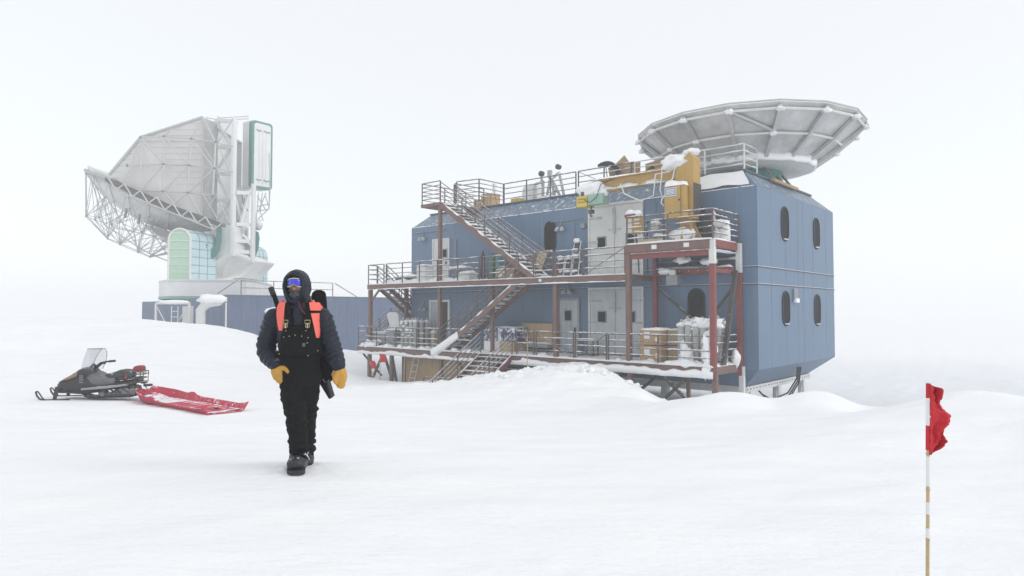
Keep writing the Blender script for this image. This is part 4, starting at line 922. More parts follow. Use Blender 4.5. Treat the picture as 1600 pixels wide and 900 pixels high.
for a, b in (((12.4, 1.6, 7.1), (12.35, 1.6, 8.1)), ((12.35, 1.6, 8.1), (11.7, 1.5, 8.15)), ((11.7, 1.5, 8.15), (11.75, 1.5, 7.15)), ((10.4, 1.6, 7.1), (10.75, 1.6, 8.5)), ((10.75, 1.6, 8.5), (11.1, 1.6, 8.3)), ((11.3, 1.6, 8.4), (10.6, 1.6, 7.1)), ((11.3, 1.6, 8.4), (11.6, 1.6, 7.1)), ((11.2, 1.9, 7.1), (11.3, 1.6, 8.4)), ((11.7, 1.6, 7.2), (10.9, 1.6, 7.6))):
    m.tube([a, b], .075, 7)
m.tube([(11.75, 1.5, 7.9), (11.85, 1.5, 8.45), (11.8, 1.5, 8.6)], .07, 7); m.build('frame', M['cylgrey'], t, True)
for u, z in ((11.75, 8.55), (10.65, 8.75)):
    h_ = MB().lathe((u, 1.4, z), [(.1, -.12), (.14, -.08), (.14, .1), (.1, .12)], 12, 'y').build('head', M['darksteel'], t, True)
MB().box((11.25, 1.5, 8.3), (11.45, 1.7, 8.7)).build('joint', M['cylgrey'], t, bevel=.03)
m = MB(); blob(m, (11.3, 1.5, 7.2), .4, 9, 3, .4, (2.2, .8, .4)); m.build('snow_drift', M['snowcap'], t, True)
t = bthing('white_cover', 'rounded white covered machine left of the instrument stand', 'machine', 12.7, 1.9, 7.15)
MB().prism([(12.3, 1.7, 7.15), (13.4, 1.7, 7.15), (13.35, 1.7, 8.0), (13.1, 1.7, 8.2), (12.5, 1.7, 8.2), (12.3, 1.7, 8.0)], (0, .7, 0)).build('cover', M['whitesteel'], t, bevel=.1)
crate('roof_box', 'brown box on the roof just behind the top of the stairs', 'box', 16.2, 16.9, 1.6, 2.2, 7.15, 7.75, M['card'], .05)
crate('roof_box', 'reddish brown box right of the other roof box by the stairs', 'box', 15.2, 16.0, 1.3, 2.0, 7.15, 7.95, M['card'], .07)
t = bthing('roof_antenna', 'short white tube antenna behind the roof boxes', 'antenna', 16.2, 2.6, 7.15)
MB().tube([(16.2, 2.6, 7.15), (16.2, 2.6, 8.0)], .04).build('pole', M['greysteel'], t); MB().tube([(16.2, 2.6, 8.0), (16.2, 2.6, 8.75)], .12, 10).build('radome', M['whitetape'], t, True)
t = bthing('whip_antenna', 'thin whip antenna between the landing and the roof railing', 'antenna', 14.6, 1.1, 7.15); MB().tube([(14.6, 1.1, 7.1), (14.9, 1.1, 8.4)], .012).build('whip', M['darksteel'], t)
crate('roof_crate', 'small yellow green crate at the start of the roof railing', 'crate', 13.1, 13.7, 1.2, 1.6, 7.15, 7.42, M['lemon'], .08)
# ladder and flags below the far deck
t = bthing('ladder', 'pale aluminium ladder leaning under the far end of the lower deck', 'ladder', 18.8, -1.6, -2.9)
for d in (0, .45): MB().bar((18.4-d, -2.0, -3.0), (18.1-d, -1.7, -.95), .05, .03).build('stile', M['whitesteel'], t)
for k in range(6): f = (k+.5)/6; MB().tube([(18.4-.3*f, -2+.3*f, -3+2.05*f), (17.95-.3*f, -2+.3*f, -3+2.05*f)], .02).build('rung', M['whitesteel'], t)

# ------------------------------------------------------------------ FLAGS
def marker_flag(x, y, H, label, flagh, flagw, seed, lean=(0, 0), r_=.012, group=None, tape=True, big=False, sink=.25):
    z0 = gz(x, y)-sink; t = thing('marker_flag', label, 'flag', (x, y, z0), 0, group); H = H-z0
    m = MB('W'); n = 12; pts = [(lean[0]*k/n, lean[1]*k/n, H*k/n) for k in range(n+1)]
    m.tube(pts, [r_*(1.15-.3*k/n) for k in range(n+1)], 8)
    if big:
        for k in (3.1, 5.3, 7.4, 9.6): q = Vector((lean[0], lean[1], H))*(k/12); m.lathe(q[:], [(r_*1.0, -.008), (r_*1.25, 0), (r_*1.0, .008)], 8)
    m.build('pole', M['bamboo'], t, True)
    if tape:
        for z in ((-.52, -.37), (-.66, -.60), (-.78, -.73)) if big else ((-.62, -.5),):
            a = Vector((lean[0], lean[1], H)); MB('W').tube([a*((H+z[0])/H), a*((H+z[1])/H)], r_*1.12, 8).build('tape', M['whitetape'], t)
    # cloth with a ragged leading edge
    nx, ny = (24, 70) if big else (6, 8); m = MB('W'); vs = []
    for j in range(ny+1):
        f = j/ny; z = H-.006-flagh*f
        if big: wd = flagw*np.interp(f, [0, .06, .2, .32, .42, .5, .6, .68, .78, .86, .94, 1], [.35, .42, .45, .62, .95, .85, .62, .48, .6, .5, .22, .05])
        else: wd = flagw*(1-.35*abs(f-.5))
        wd *= 1+(.10*noise.noise(Vector((f*16, seed, 0)))+.08*noise.noise(Vector((f*60, seed, 2))) if big else 0)
        for i in range(nx+1):
            g = i/nx; x_ = wd*g; fold = math.sin(g*11+f*5+seed)*.012*g+math.sin(g*5-f*9)*.014*g+.006*noise.noise(Vector((g*6, f*14, 1)))
            vs.append((lean[0]*(z/H)+r_*.6+x_-.004, lean[1]*(z/H)-.012+fold*(1.6 if big else 1)+.02*g, z-.05*g*flagh))
    fs = [(j*(nx+1)+i, j*(nx+1)+i+1, (j+1)*(nx+1)+i+1, (j+1)*(nx+1)+i) for j in range(ny) for i in range(nx)]
    m.add(vs, fs); o = m.build('cloth', M['flag'], t, True)
    sm = o.modifiers.new('thick', 'SOLIDIFY'); sm.thickness = .0025 if big else .004
    # sleeve round the cane
    a = Vector((lean[0], lean[1], H)); MB('W').tube([a*((H-flagh*.98)/H), a*((H-flagh*.62)/H)], r_*1.35, 8).tube([a*((H-flagh*.22)/H), a*((H-.002)/H)], r_*1.35, 8).build('sleeve', M['flag'], t)
    if big: MB('W').tube([a*((H-flagh*.62)/H), a*((H-flagh*.22)/H)], r_*1.35, 8).build('cane_patch', M['labelwhite'], t)
    return t
p = spot(1446, 905, 3.4)
marker_flag(p[0]+.0, p[1], 1.52+(484-598)/1039*3.4, 'tall bamboo marker with a ragged red flag in the right foreground', .345, .145, 1, (.035, 0), .0085, big=True)
a = W(19.0, -3.6, 0); b = W(18.2, -3.9, 0)
marker_flag(a.x, a.y, -1.15, 'small red flag on a leaning cane, left of the pair under the far deck', .42, .3, 2, (-.3, 0), .022, 'small red flags by the far deck')
marker_flag(b.x, b.y, -.75, 'small red flag on an upright cane, right of the pair under the far deck', .42, .32, 3, (0, 0), .022, 'small red flags by the far deck')
def cane(u, v, h, label):
    q = W(u, v, 0); z = gz(q.x, q.y)-.2; t = thing('bamboo_cane', label, 'cane', (q.x, q.y, z)); MB('W').tube([(0, 0, 0), (.03, 0, h+.2)], .02, 6).build('pole', M['bamboo'], t)
cane(9.0, -3.0, 2.3, 'bare bamboo cane before the lower deck railing'); cane(15.9, -4.2, 1.3, 'short bare cane left of the red ground stairs')

# ------------------------------------------------------------------ LOW BLUE ANNEX behind, and the telescope
an = thing('low_annex', 'long low blue building joining the telescope to the main building', 'building', (-22.2, 52, -1.4))
def A(x, y, z): return (x+22.2, y-52, z+1.4)
du = UX; dv = VX
c = Vector((-22.17, 52, 0)); l = c+du*9.6; r_ = c+dv*27; bk = l+dv*30
m = MB('W')
def prismz(mb, pts, z0, z1): mb.prism([A(p.x, p.y, z0) for p in pts], (0, 0, z1-z0))
PL = [(c, 2.62), (r_, 2.62), (r_+du*14, 2.62), (c+du*14, 2.34)]; m.loft([[A(p.x, p.y, -3.5) for p, _ in PL], [A(p.x, p.y, z) for p, z in PL]]); m.build('wall', M['annexblue'], an)
m = MB('W'); prismz(m, [c-dv*.05-du*.05, r_-du*.05, r_+du*1, c+du*1], 2.625, 2.70); m.build('roof_edge', M['trimdark'], an)
m = MB('W'); prismz(m, [c+du*14.01+dv*.4, r_+du*14.01, r_+du*22.6, c+du*19+dv*.4], -3.5, 2.3); m.build('side_wing', M['annexblue'], an)
m = MB('W')
for k in range(1, 22):
    p = c+dv*(k*1.22)-du*.01; m.bar(A(p.x, p.y, -1.5), A(p.x, p.y, 2.6), .03, .02)
for k in range(1, 11): p = c+du*(k*1.22)-dv*.01; m.bar(A(p.x, p.y, -1.5), A(p.x, p.y, 2.6), .03, .02)
m.build('panel_seam', M['seam'], an)
def annex_rail(pts, z, h=1.05):
    m = MB('W')
    for k in range(2): m.tube([A(p.x, p.y, z+h*(1-k*.5)) for p in pts], .035)
    o = m.build('railing', M['rust'], an)
    for a, b in zip(pts[:-1], pts[1:]):
        n = max(1, int((b-a).length/2.2))
        for i in range(n+1): p = a+(b-a)*(i/n); MB('W').tube([A(p.x, p.y, z), A(p.x, p.y, z+h)], .04).build('post', M['rust'], o)
annex_rail([c+dv*1.5+du*1, c+dv*9.6+du*.3], 2.7, 1.2)
m = MB('W'); p = c+dv*9.8+du*.3; q = c+dv*12.2+du*.3; m.tube([A(p.x, p.y, 3.9), A(q.x, q.y, 2.7)], .04); p = c+dv*1.2+du*1; q = c-dv*.1+du*1; m.tube([A(p.x, p.y, 3.9), A(q.x-.4, q.y, 2.75)], .04); m.build('stair_rail', M['rust'], an)
for k in range(2): p = c+dv*(18+k*4)+du; MB('W').tube([A(p.x, p.y, 2.7), A(p.x, p.y, 3.5)], .05).build('roof_pipe', M['whitesteel'], an)
# snow plastered exhaust hoods in front of the annex
def hood(x, y, H, lab, s=1.):
    z = gz(x, y)-.3; t = thing('exhaust_duct', lab, 'duct', (x, y, z)); H = H-z
    MB('W').tube([(0, 0, 0), (0, 0, H-.8*s), (.5*s, 0, H-.25*s), (1.5*s, 0, H)], [.34*s, .36*s, .4*s, .45*s], 10).build('duct', M['whitesteel'], t, True)
    MB('W').tube([(1.9*s, .2, 0), (1.9*s, .2, H-.2)], .06).build('post', M['whitesteel'], t)
    m = MB('W'); blob(m, (.9*s, 0, H+.05), .75*s, 10, int(x), .3, (1.6, .8, .55)); m.build('snow_cap', M['snowcap'], t, True)
hood(-23.3, 49.8, 2.25, 'white exhaust duct capped with snow before the low annex corner', .95)
hood(-18.2, 49.6, 1.35, 'smaller snow capped exhaust duct right of the annex corner', .75)
t = thing('access_scaffold', 'white access scaffold with a ladder against the annex left end', 'scaffold', (-25.65, 50.5, -1.2)); t.scale = (.69, 1, 1)
m = MB('W')
for x in (-2.0, 1.7): m.bar((x, 0, -1), (x, 0, 3.2), .16, .16)
m.bar((-2, 0, 3.2), (1.7, 0, 3.2), .14, .14); m.bar((-2, 0, 1.2), (1.7, 0, 1.2), .08, .08); m.bar((-2, 0, 3.1), (-.6, 0, 1.3), .06, .06); m.bar((1.6, 0, 3.1), (.6, 0, 2.0), .06, .06); m.build('frame', M['whitesteel'], t)
m = MB('W')
for x in (-.2, .5): m.bar((x, -.1, .2), (x, -.1, 3.0), .06, .06)
for k in range(6): m.bar((-.2, -.1, .5+k*.42), (.5, -.1, .5+k*.42), .05, .05)
m.build('ladder', M['whitesteel'], t)
MB('W').box((.7, .3, .6), (1.7, .6, 3.0)).build('panel', M['whitesteel'], t)
m = MB('W')
for z in (.1, .55, 1.0): m.bar((-3, -.5, z), (1.9, -.5, z), .05, .05)
for k in range(7): m.bar((-3+k*.8, -.5, -.8), (-3+k*.8, -.5, 1.0), .06, .06)
m.build('railing', M['darksteel'], t)
m = MB('W'); blob(m, (-.1, 0, 3.3), .4, 9, 4, .3, (4.6, .7, .4)); m.build('snow_cap', M['snowcap'], t, True)

S_ = 68/1039.
TX, TY, TZ = (320-800)*S_, 68.0, 1.52+41*S_
def T(px, py, d=0.):
    Y = 68+d; return ((px-800)/1039*Y-TX, d, 1.52+(484-py)/1039*Y-TZ)
sp = thing('radio_telescope', 'huge white radio telescope with tilted dish and grey shield', 'telescope', (TX, TY, TZ))
# plinth
m = MB('W'); oc = [(T(248, 443, -5)[0], -5), (T(262, 443, -8.2)[0], -8.2), (T(385, 443, -8.2)[0], -8.2), (T(402, 443, -5)[0], -5), (T(402, 443)[0], 4), (T(372, 443)[0], 7), (T(285, 443)[0], 7), (T(250, 443, 3)[0], 4)]
m.prism([(x, y, -1.45) for x, y in oc], (0, 0, 1.45)); m.build('plinth', M['telwhite'], sp)
m = MB('W'); m.prism([(x*1.01, y*1.01, -1.7) for x, y in oc], (0, 0, .24)); m.build('plinth_edge', M['baseteal'], sp)
m = MB('W'); m.prism([(x*1.012, y*1.012, -.08) for x, y in oc], (0, 0, .12)); m.build('plinth_trim', M['whitesteel'], sp)
# side cabins: barrel vaults facing the camera, running back to the right
def vault(px0, px1, pyb, pyt, d0, shift, length, name, fm, sm_, lab=None):
    x0, _, zb = T(px0, pyb, d0); x1, _, zt = T(px1, pyt, d0); zb = -.0; r_ = (x1-x0)/2; cx = (x0+x1)/2; prof = [(x0, zb)]
    for k in range(13): a = math.pi-math.pi*k/12; prof.append((cx+r_*math.cos(a), zt-r_+r_*math.sin(a)))
    prof.append((x1, zb)); n = len(prof)
    m = MB('W'); m.prism([(x, d0, z) for x, z in prof], (shift, length, 0)); o = m.build(name, sm_, sp, label=lab)
    m = MB('W'); m.prism([(x, d0-.06, z) for x, z in prof], (.01, .055, 0)); m.build('front_panel', fm, o)
    s = MB('W'); z = zb+.05
    k = 0
    while z < zt-.3:
        hw = r_ if z < zt-r_ else math.sqrt(max(.01, r_*r_-(z-(zt-r_))**2)); s.bar((cx-hw, d0-.09, z), (cx+hw, d0-.09, z), .05, .07); z += .72; k += 1
    s.tube([(x, d0-.08, z_) for x, z_ in prof], .10, 6); s.build('front_batten', M['telwhite'], o)
    g = MB('W')
    for f in (.33, .66): g.tube([(x+shift*f, d0+length*f, z_) for x, z_ in prof], .035, 5)
    for z_ in np.arange(zb+.7, zt-r_+1.2, .75): 
        dx = 0 if z_ < zt-r_ else -(r_-math.sqrt(max(0, r_*r_-(z_-(zt-r_))**2))); g.tube([(x1+dx+.01, d0, z_), (x1+dx+shift+.01, d0+length, z_)], .03, 5)
    g.build('panel_joint', M['greysteel'], o)
    return o
vault(263, 297, 443, 357, -7.0, 1.0, 2.9, 'side_cabin', M['celadon'], M['paleblue'], 'pale green arched cabin with light blue side')
vault(362, 398, 443, 380, 1.5, .2, 3.0, 'rear_cabin', M['celadon'], M['paleblue'], 'light blue cabin behind the yoke')
# primary dish: shallow bowl
cx, _, cz = T(238, 312); nrm = Vector((.40, .10, .91)).normalized(); ax = Vector((.91, 0, -.40)).normalized(); ay = nrm.cross(ax)
DR = T(348, 0)[0]-T(238, 0)[0]; DR *= .98
def bowl(rho, a, off=0): p = Vector((cx, 0, cz))+(ax*math.cos(a)+ay*math.sin(a)*.70)*(rho*DR)+nrm*(-2.3*(1-rho*rho)-off); return p
m = MB('W'); rings = []
for rho in (1, .85, .7, .55, .4, .25, .1): rings.append([bowl(rho, 2*math.pi*k/40) for k in range(40)])
for rho in (.1, .4, .7, 1): rings.append([bowl(rho, 2*math.pi*k/40, .22) for k in range(40)])
m.loft(rings); m.build('primary_dish', M['telgrey'], sp, True)
MB('W').tube([bowl(1.0, 2*math.pi*k/40, .1) for k in range(40)], .16, 6, True).build('dish_rim', M['teldark'], sp)
# back structure: space frame
rnd = random.Random(5)
top_ = [bowl(.98, 2*math.pi*k/20, .3) for k in range(20)]; midp = [bowl(.62, 2*math.pi*(k+.5)/14, .35) for k in range(14)]
hubp = Vector(T(285, 400, 0)); low = []
for k in range(14):
    a = 2*math.pi*(k+.5)/14; q = bowl(.72, a, 2.3+.9*max(0, -math.cos(a))); low.append(q)
inn = [bowl(.34, 2*math.pi*k/8, 3.4) for k in range(8)]
m = MB('W')
def near(p, L, n): return sorted(L, key=lambda q: (q-p).length)[:n]
for k in range(20): m.tube([top_[k], top_[(k+1) % 20]], .04, 5)
for p in top_:
    for q in near(p, low, 2): m.tube([p, q], .032, 5)
    for q in near(p, midp, 1): m.tube([p, q], .028, 5)
for k, p in enumerate(low):
    m.tube([p, low[(k+1) % 14]], .036, 5)
    for q in near(p, midp, 3): m.tube([p, q], .028, 5)
    for q in near(p, inn, 2): m.tube([p, q], .036, 5)
for k, p in enumerate(inn):
    m.tube([p, inn[(k+1) % 8]], .036, 5)
    for q in near(p, midp, 3): m.tube([p, q], .028, 5)
m.build('back_truss', M['truss'], sp)
m = MB('W')
for p in top_+low+midp+inn: m.lathe(p[:], [(.03, -.09), (.09, 0), (.03, .09)], 6)
m.build('truss_joint', M['trussgrey'], sp)['kind'] = 'stuff'
for a, b, d in ((T(133, 258, 0), T(160, 350, 0), .05), (T(133, 258, 0), T(173, 355, 1), .05), (T(134, 262, -1), T(215, 388, 0), .05), (T(160, 350, 0), T(213, 385, 0), .06), (T(213, 385, 0), T(232, 396, 0), .06), (T(232, 396, 0), T(262, 408, .2), .06), (T(173, 355, 1), T(238, 368, -1), .05), (T(160, 350, 0), T(200, 330, 0), .05), (T(213, 388, 0), T(228, 345, -2), .06), (T(232, 396, 0), T(240, 368, -2), .06), (T(148, 270, 0), T(205, 333, -2), .06), (T(205, 333, -2), T(240, 368, -2), .06), (T(240, 368, -2), T(262, 400, -1), .05)):
    MB('W').tube([a, b], d, 6).build('strut', M['truss'], sp)
m = MB('W')
for k in range(7):
    p = Vector(T(195+k*21, 325+k*9.3, -5.2)); m.bar(p, p+Vector((-.12, 0, -.9)), .16, .16)
m.build('actuator', M['trussgrey'], sp)['kind'] = 'stuff'
# extended left lip of the dish
m = MB('W'); m.prism([T(133, 257, -3.4), T(178, 280, -4.6), T(178, 284, -4.6), T(134, 262, -3.4)], (0, 6.8, 0)); m.build('dish_lip', M['telwhite'], sp)
# lower cone of the dish and hatch
m = MB('W'); m.loft([[Vector(T(285, 375))+Vector((3.9*math.cos(a)*.9, 3.6*math.sin(a), -1.2*math.cos(a)+.3)) for a in [2*math.pi*k/24 for k in range(24)]], [Vector(T(292, 392, 2))+Vector((2.2*math.cos(a), 2.2*math.sin(a), -1.0*math.cos(a))) for a in [2*math.pi*k/24 for k in range(24)]]])
m.build('dish_hub', M['telwhite'], sp, True)
m = MB('W'); hc = Vector(T(251, 363, -5.6)); m.prism([hc+Vector((.92*math.cos(a), -.1, .38*math.sin(a)-.35*math.cos(a))) for a in [2*math.pi*k/20 for k in range(20)]], (0, .35, 0)); m.build('hatch', M['trussgrey'], sp)
# ground shield around the dish
near_ = [T(166, 272, -5.0), T(215, 213, -5.0), T(313, 181, -4.6), T(313, 342, -4.6), T(300, 346, -4.8), T(255, 318, -5), T(205, 296, -5)]
far_ = [(x, 4.6, z) for x, y, z in near_]
m = MB('W'); m.prism(near_, (0, .12, 0)); m.prism(far_, (0, .12, 0)); m.prism([near_[0], near_[1], far_[1], far_[0]], (.1, 0, .05)); m.prism([near_[1], near_[2], far_[2], far_[1]], (0.02, 0, -.12))
m.build('shield', M['telgrey'], sp)
m = MB('W')
for k in range(1, 17):
    z = T(0, 181+k*9.6)[2]; zz = 181+k*9.6
    xl = 313-(313-215)*(zz-181)/(213-181) if zz < 213 else max(166, 215-(zz-213)*.83)
    if zz < 296: m.bar(T(xl+2, zz, -5.03), T(313, zz, -4.66), .02, .03)
m.build('panel_line', M['teldark'], sp)
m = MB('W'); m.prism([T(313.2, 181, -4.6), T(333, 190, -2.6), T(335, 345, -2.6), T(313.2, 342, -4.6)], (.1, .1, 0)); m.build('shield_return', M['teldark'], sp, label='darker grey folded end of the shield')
m = MB('W')
def web(pts, r_): 
    for a, b in zip(pts[:-1], pts[1:]): m.tube([a, b], r_, 5)
d = -5.5
rowA = [(215, 213), (252, 211), (295, 215), (333, 220)]; rowB = [(195, 257), (252, 255), (292, 257), (332, 262)]; rowC = [(205, 296), (252, 298), (291, 300), (330, 305)]
for row in (rowA, rowB, rowC): web([T(x, y, d+.1*i) for i, (x, y) in enumerate(row)], .085)
for x0 in range(4):
    if x0: web([T(*rowA[x0], d), T(*rowB[x0], d), T(*rowC[x0], d)], .09)
for a, b in (((215, 213), (252, 255)), ((252, 255), (217, 297)), ((252, 211), (292, 257)), ((292, 257), (252, 298)), ((295, 215), (332, 262)), ((332, 262), (291, 300)), ((295, 215), (313, 181)), ((252, 211), (265, 198)), ((291, 300), (318, 345)), ((252, 298), (275, 325)), ((313, 181), (333, 220)), ((291, 300), (265, 322)), ((215, 213), (217, 297)), ((211, 225), (190, 290))):
    web([T(*a, d), T(*b, d)], .075)
web([T(166, 272, -5.1), T(215, 212, -5.1), T(313, 180, -4.7)], .12); web([T(313, 180, -4.7), T(313, 342, -4.7)], .07)
m.build('shield_truss', M['truss'], sp)
m = MB('W')
for row in (rowA, rowB, rowC):
    for x, y in row: m.lathe(T(x, y, d), [(.05, -.16), (.16, 0), (.05, .16)], 6)
m.build('truss_joint', M['trussgrey'], sp)['kind'] = 'stuff'
# sloping gutter under the shield
m = MB('W'); m.prism([T(160, 276, -6.0), T(205, 294, -6.1), T(255, 316, -6.1), T(345, 348, -5.9), T(347, 354, -5.9), T(318, 347, -6.0), T(255, 328, -6.1), T(205, 304, -6.1), T(160, 282, -6.0)], (0, .7, 0)); m.build('gutter', M['gutter'], sp)
m = MB('W')
up_ = [(165+25.7*k, 276+10.4*k) for k in range(8)]; lo_ = [(178+25.7*k, 296+10.4*k) for k in range(7)]
for k in range(7):
    web([T(*up_[k], -6.5), T(*lo_[k], -6.5), T(*up_[k+1], -6.5)], .07)
    if k: web([T(*lo_[k-1], -6.5), T(*lo_[k], -6.5)], .06)
    web([T(*lo_[k], -6.5), T(lo_[k][0]+4, lo_[k][1]+2, -3.4)], .05)
m.build('gutter_truss', M['truss'], sp)
# main tower: two deep box columns joined by lattice
def boxcol(px0, px1, py0, py1, d0, d1, name, mt, lab=None): a = T(px0, py1, d0); b = T(px1, py0, d1); return MB('W').box(a, b).build(name, mt, sp, label=lab)
boxcol(358, 367, 184, 400, -4.0, -3.2, 'tower_column', M['telwhite']); boxcol(390, 398, 288, 410, -1.6, -.8, 'tower_column', M['telwhite']); boxcol(330.5, 334, 188, 395, -2.6, -2.2, 'tower_column', M['telwhite'])
m = MB('W')
ys = [186, 228, 270, 312, 350, 395]
for i, y in enumerate(ys): m.bar(T(333, y, -2.4), T(359, y+1, -3.6), .28, .34)
for i in range(len(ys)-1):
    a, b = (T(334, ys[i], -2.5), T(358, ys[i+1], -3.3)) if i % 2 == 0 else (T(358, ys[i], -3.3), T(334, ys[i+1], -2.5)); m.bar(a, b, .22, .26)
for y in (300, 350, 376, 393): m.bar(T(366, y, -3.4), T(391, y+1, -1.2), .3, .36)
for a, b in (((364, 303), (375, 348)), ((375, 348), (386, 303)), ((364, 354), (386, 374)), ((386, 354), (364, 374)), ((366, 190), (366, 184))): m.bar(T(*a, -2.7), T(*b, -1.6), .2, .26)
m.build('tower_lattice', M['telwhite'], sp)
m = MB('W')
for a, b in (((313, 183), (333, 222)), ((333, 190), (313, 225)), ((313, 225), (336, 262)), ((336, 262), (313, 300)), ((336, 222), (362, 227)), ((336, 222), (357, 268)), ((336, 262), (362, 268)), ((336, 262), (357, 310)), ((336, 304), (357, 310)), ((313, 300), (340, 345)), ((336, 304), (312, 340)), ((360, 184), (336, 222)), ((336, 304), (355, 345))): m.tube([T(*a, -5.0), T(*b, -4.4)], .07, 5)
m.build('side_strut', M['truss'], sp)
boxcol(337, 356, 192, 400, -.6, 2.6, 'inner_wall', M['telwhite'])
boxcol(368, 388, 296, 400, .8, 2.6, 'rear_wall', M['telwhite'])
m = MB('W')
for k in range(9): q = Vector(T(368+rnd.random()*12, 300+k*8, .4)); m.tube([q, q+Vector((rnd.uniform(-.3, .3), 0, -.9)), q+Vector((rnd.uniform(-.5, .5), 0, -1.4))], .06, 5)
m.build('cable_loom', M['trussgrey'], sp)
# receiver cabin and teal framed counterweight panel
e = Vector((.59, .807, 0)); nL = Vector((-.807, .59, 0)); a0 = Vector(T(387, 184, -3.2))
m = MB('W'); b0 = Vector(T(387.5, 185, 0)); H_ = 106*S_
m.prism([b0+e*.1, b0+e*2.25, b0+e*2.25+nL*1.5, b0+e*.1+nL*1.5], (0, 0, -H_)); m.build('receiver_cabin', M['telwhite'], sp)
pt = b0-nL*.35; PW, PH = 2.4, 7.0
m = MB('W')
def rrect(c0_, w_, h_, r_, inset=0):
    out = []
    for qx, qz, a1 in ((inset+r_, -inset-r_, math.pi), (w_-inset-r_, -inset-r_, math.pi/2), (w_-inset-r_, -h_+inset+r_, 0), (inset+r_, -h_+inset+r_, -math.pi/2)):
        for k in range(5): a = a1-math.pi/2*k/4; out.append(c0_+e*(qx+r_*math.cos(a))+Vector((0, 0, qz+r_*math.sin(a))))
    return out
m.prism(rrect(pt, PW, PH, .35), nL*.55); m.build('panel_frame', M['teal'], sp)
m = MB('W'); m.prism(rrect(pt-nL*.04, PW, PH, .3, .24), nL*.5); fp = m.build('counterweight_panel', M['telwhite'], sp)
m = MB('W')
for f in (.33, .5, .66): m.bar(pt-nL*.05+e*(PW*f)+Vector((0, 0, -.5)), pt-nL*.05+e*(PW*f)+Vector((0, 0, -PH+.5)), .03, .03)
m.build('panel_seam', M['telgrey'], fp)
m = MB('W')
for z in (-1.0, -PH+.85):
    for f0, f1 in ((.2, .42), (.55, .85)): m.tube([pt-nL*.07+e*(PW*(f0+(f1-f0)*k/6))+Vector((0, 0, z+.09*math.sin(k*1.7))) for k in range(7)], .045, 5)
m.build('panel_marking', M['trussgrey'], fp)
m = MB('W')
for a, b in (((418, 238), (420, 300)), ((420, 300), (419, 325)), ((400, 330), (419, 326)), ((419, 325), (398, 345)), ((402, 300), (400, 330)), ((408, 300), (405, 330)), ((414, 300), (402, 330)), ((400, 305), (414, 328)), ((412, 302), (419, 325)), ((400, 322), (419, 318)), ((400, 330), (398, 345)), ((405, 330), (410, 345))): m.tube([T(*a, .4), T(*b, .4)], .055, 5)
m.tube([T(418, 238, 2), T(419, 325, 2)], .05, 5); m.build('receiver_truss', M['truss'], sp)
m = MB('W'); m.tube([T(337, 182, -2), T(385, 179, 0)], .05).tube([T(337, 185, -2), T(385, 183, 0)], .05).tube([T(318, 181, -3), T(342, 186, -2)], .05); m.build('top_rail', M['truss'], sp)
# yoke: box arm, wedge-shaped bottom, teal arcs
m = MB('W'); m.prism([T(326, 362, -3.9), T(340, 350, -3.9), T(365, 352, -3.9), T(365, 400, -3.9), T(352, 404, -3.9), T(330, 418, -3.9), T(326, 412, -3.9)], (0, 3.2, 0)); m.build('yoke', M['telwhite'], sp, bevel=.05)
m = MB('W'); w0 = [T(326, 413, -4.2), T(360, 393, -4.2), T(399, 408, -1.0), T(397, 412, -1.0), T(374, 434, -2.0), T(345, 438, -3.0), T(328, 440, -3.9)]
m.prism(w0, (0.6, 3.6, 0)); m.build('counterweight', M['telwhite'], sp, bevel=.04)
m = MB('W')
for k in range(13): f = k/12; m.tube([Vector(w0[1]).lerp(Vector(w0[2]), f)+Vector((0, -.06, -.15)), Vector(w0[6]).lerp(Vector(w0[4]), f)+Vector((0, -.06, .25))], .03, 5)
m.build('counterweight_rib', M['telgrey'], sp)
m = MB('W'); blob(m, T(348, 440, -3.3), .7, 9, 3, .4, (2.2, .8, .4)); m.build('snow_heap', M['snowcap'], sp, True)
def arc(pts_o, pts_i, d0, dd, name):
    m = MB('W'); m.loft([[T(*o_, d0), T(*i_, d0), T(*i_, d0+dd), T(*o_, d0+dd)] for o_, i_ in zip(pts_o, pts_i)]); return m.build(name, M['teal'], sp)
arc([(331, 346), (341, 348), (345, 356), (345, 378), (342, 392), (335, 402), (328, 406)], [(331, 349), (336, 352), (337, 360), (336, 378), (332, 390), (329, 397), (326, 399)], -4.6, .9, 'elevation_arc')
arc([(398, 360), (403, 363), (404.5, 372), (403, 388), (398, 402)], [(396, 360), (397, 364), (398, 372), (397, 388), (396, 400)], -.6, .8, 'elevation_arc')
m = MB('W'); m.prism([T(316, 386, -4.7), T(330, 388, -4.7), T(333, 400, -4.7), T(326, 404, -4.7), T(317, 398, -4.7)], (0, .5, 0)); m.build('bearing_housing', M['teal'], sp)
m = MB('W'); blob(m, T(401, 350, 0), .5, 8, 9, .5, (.9, .9, 1.1)); m.build('frost_lump', M['telwhite'], sp, True)

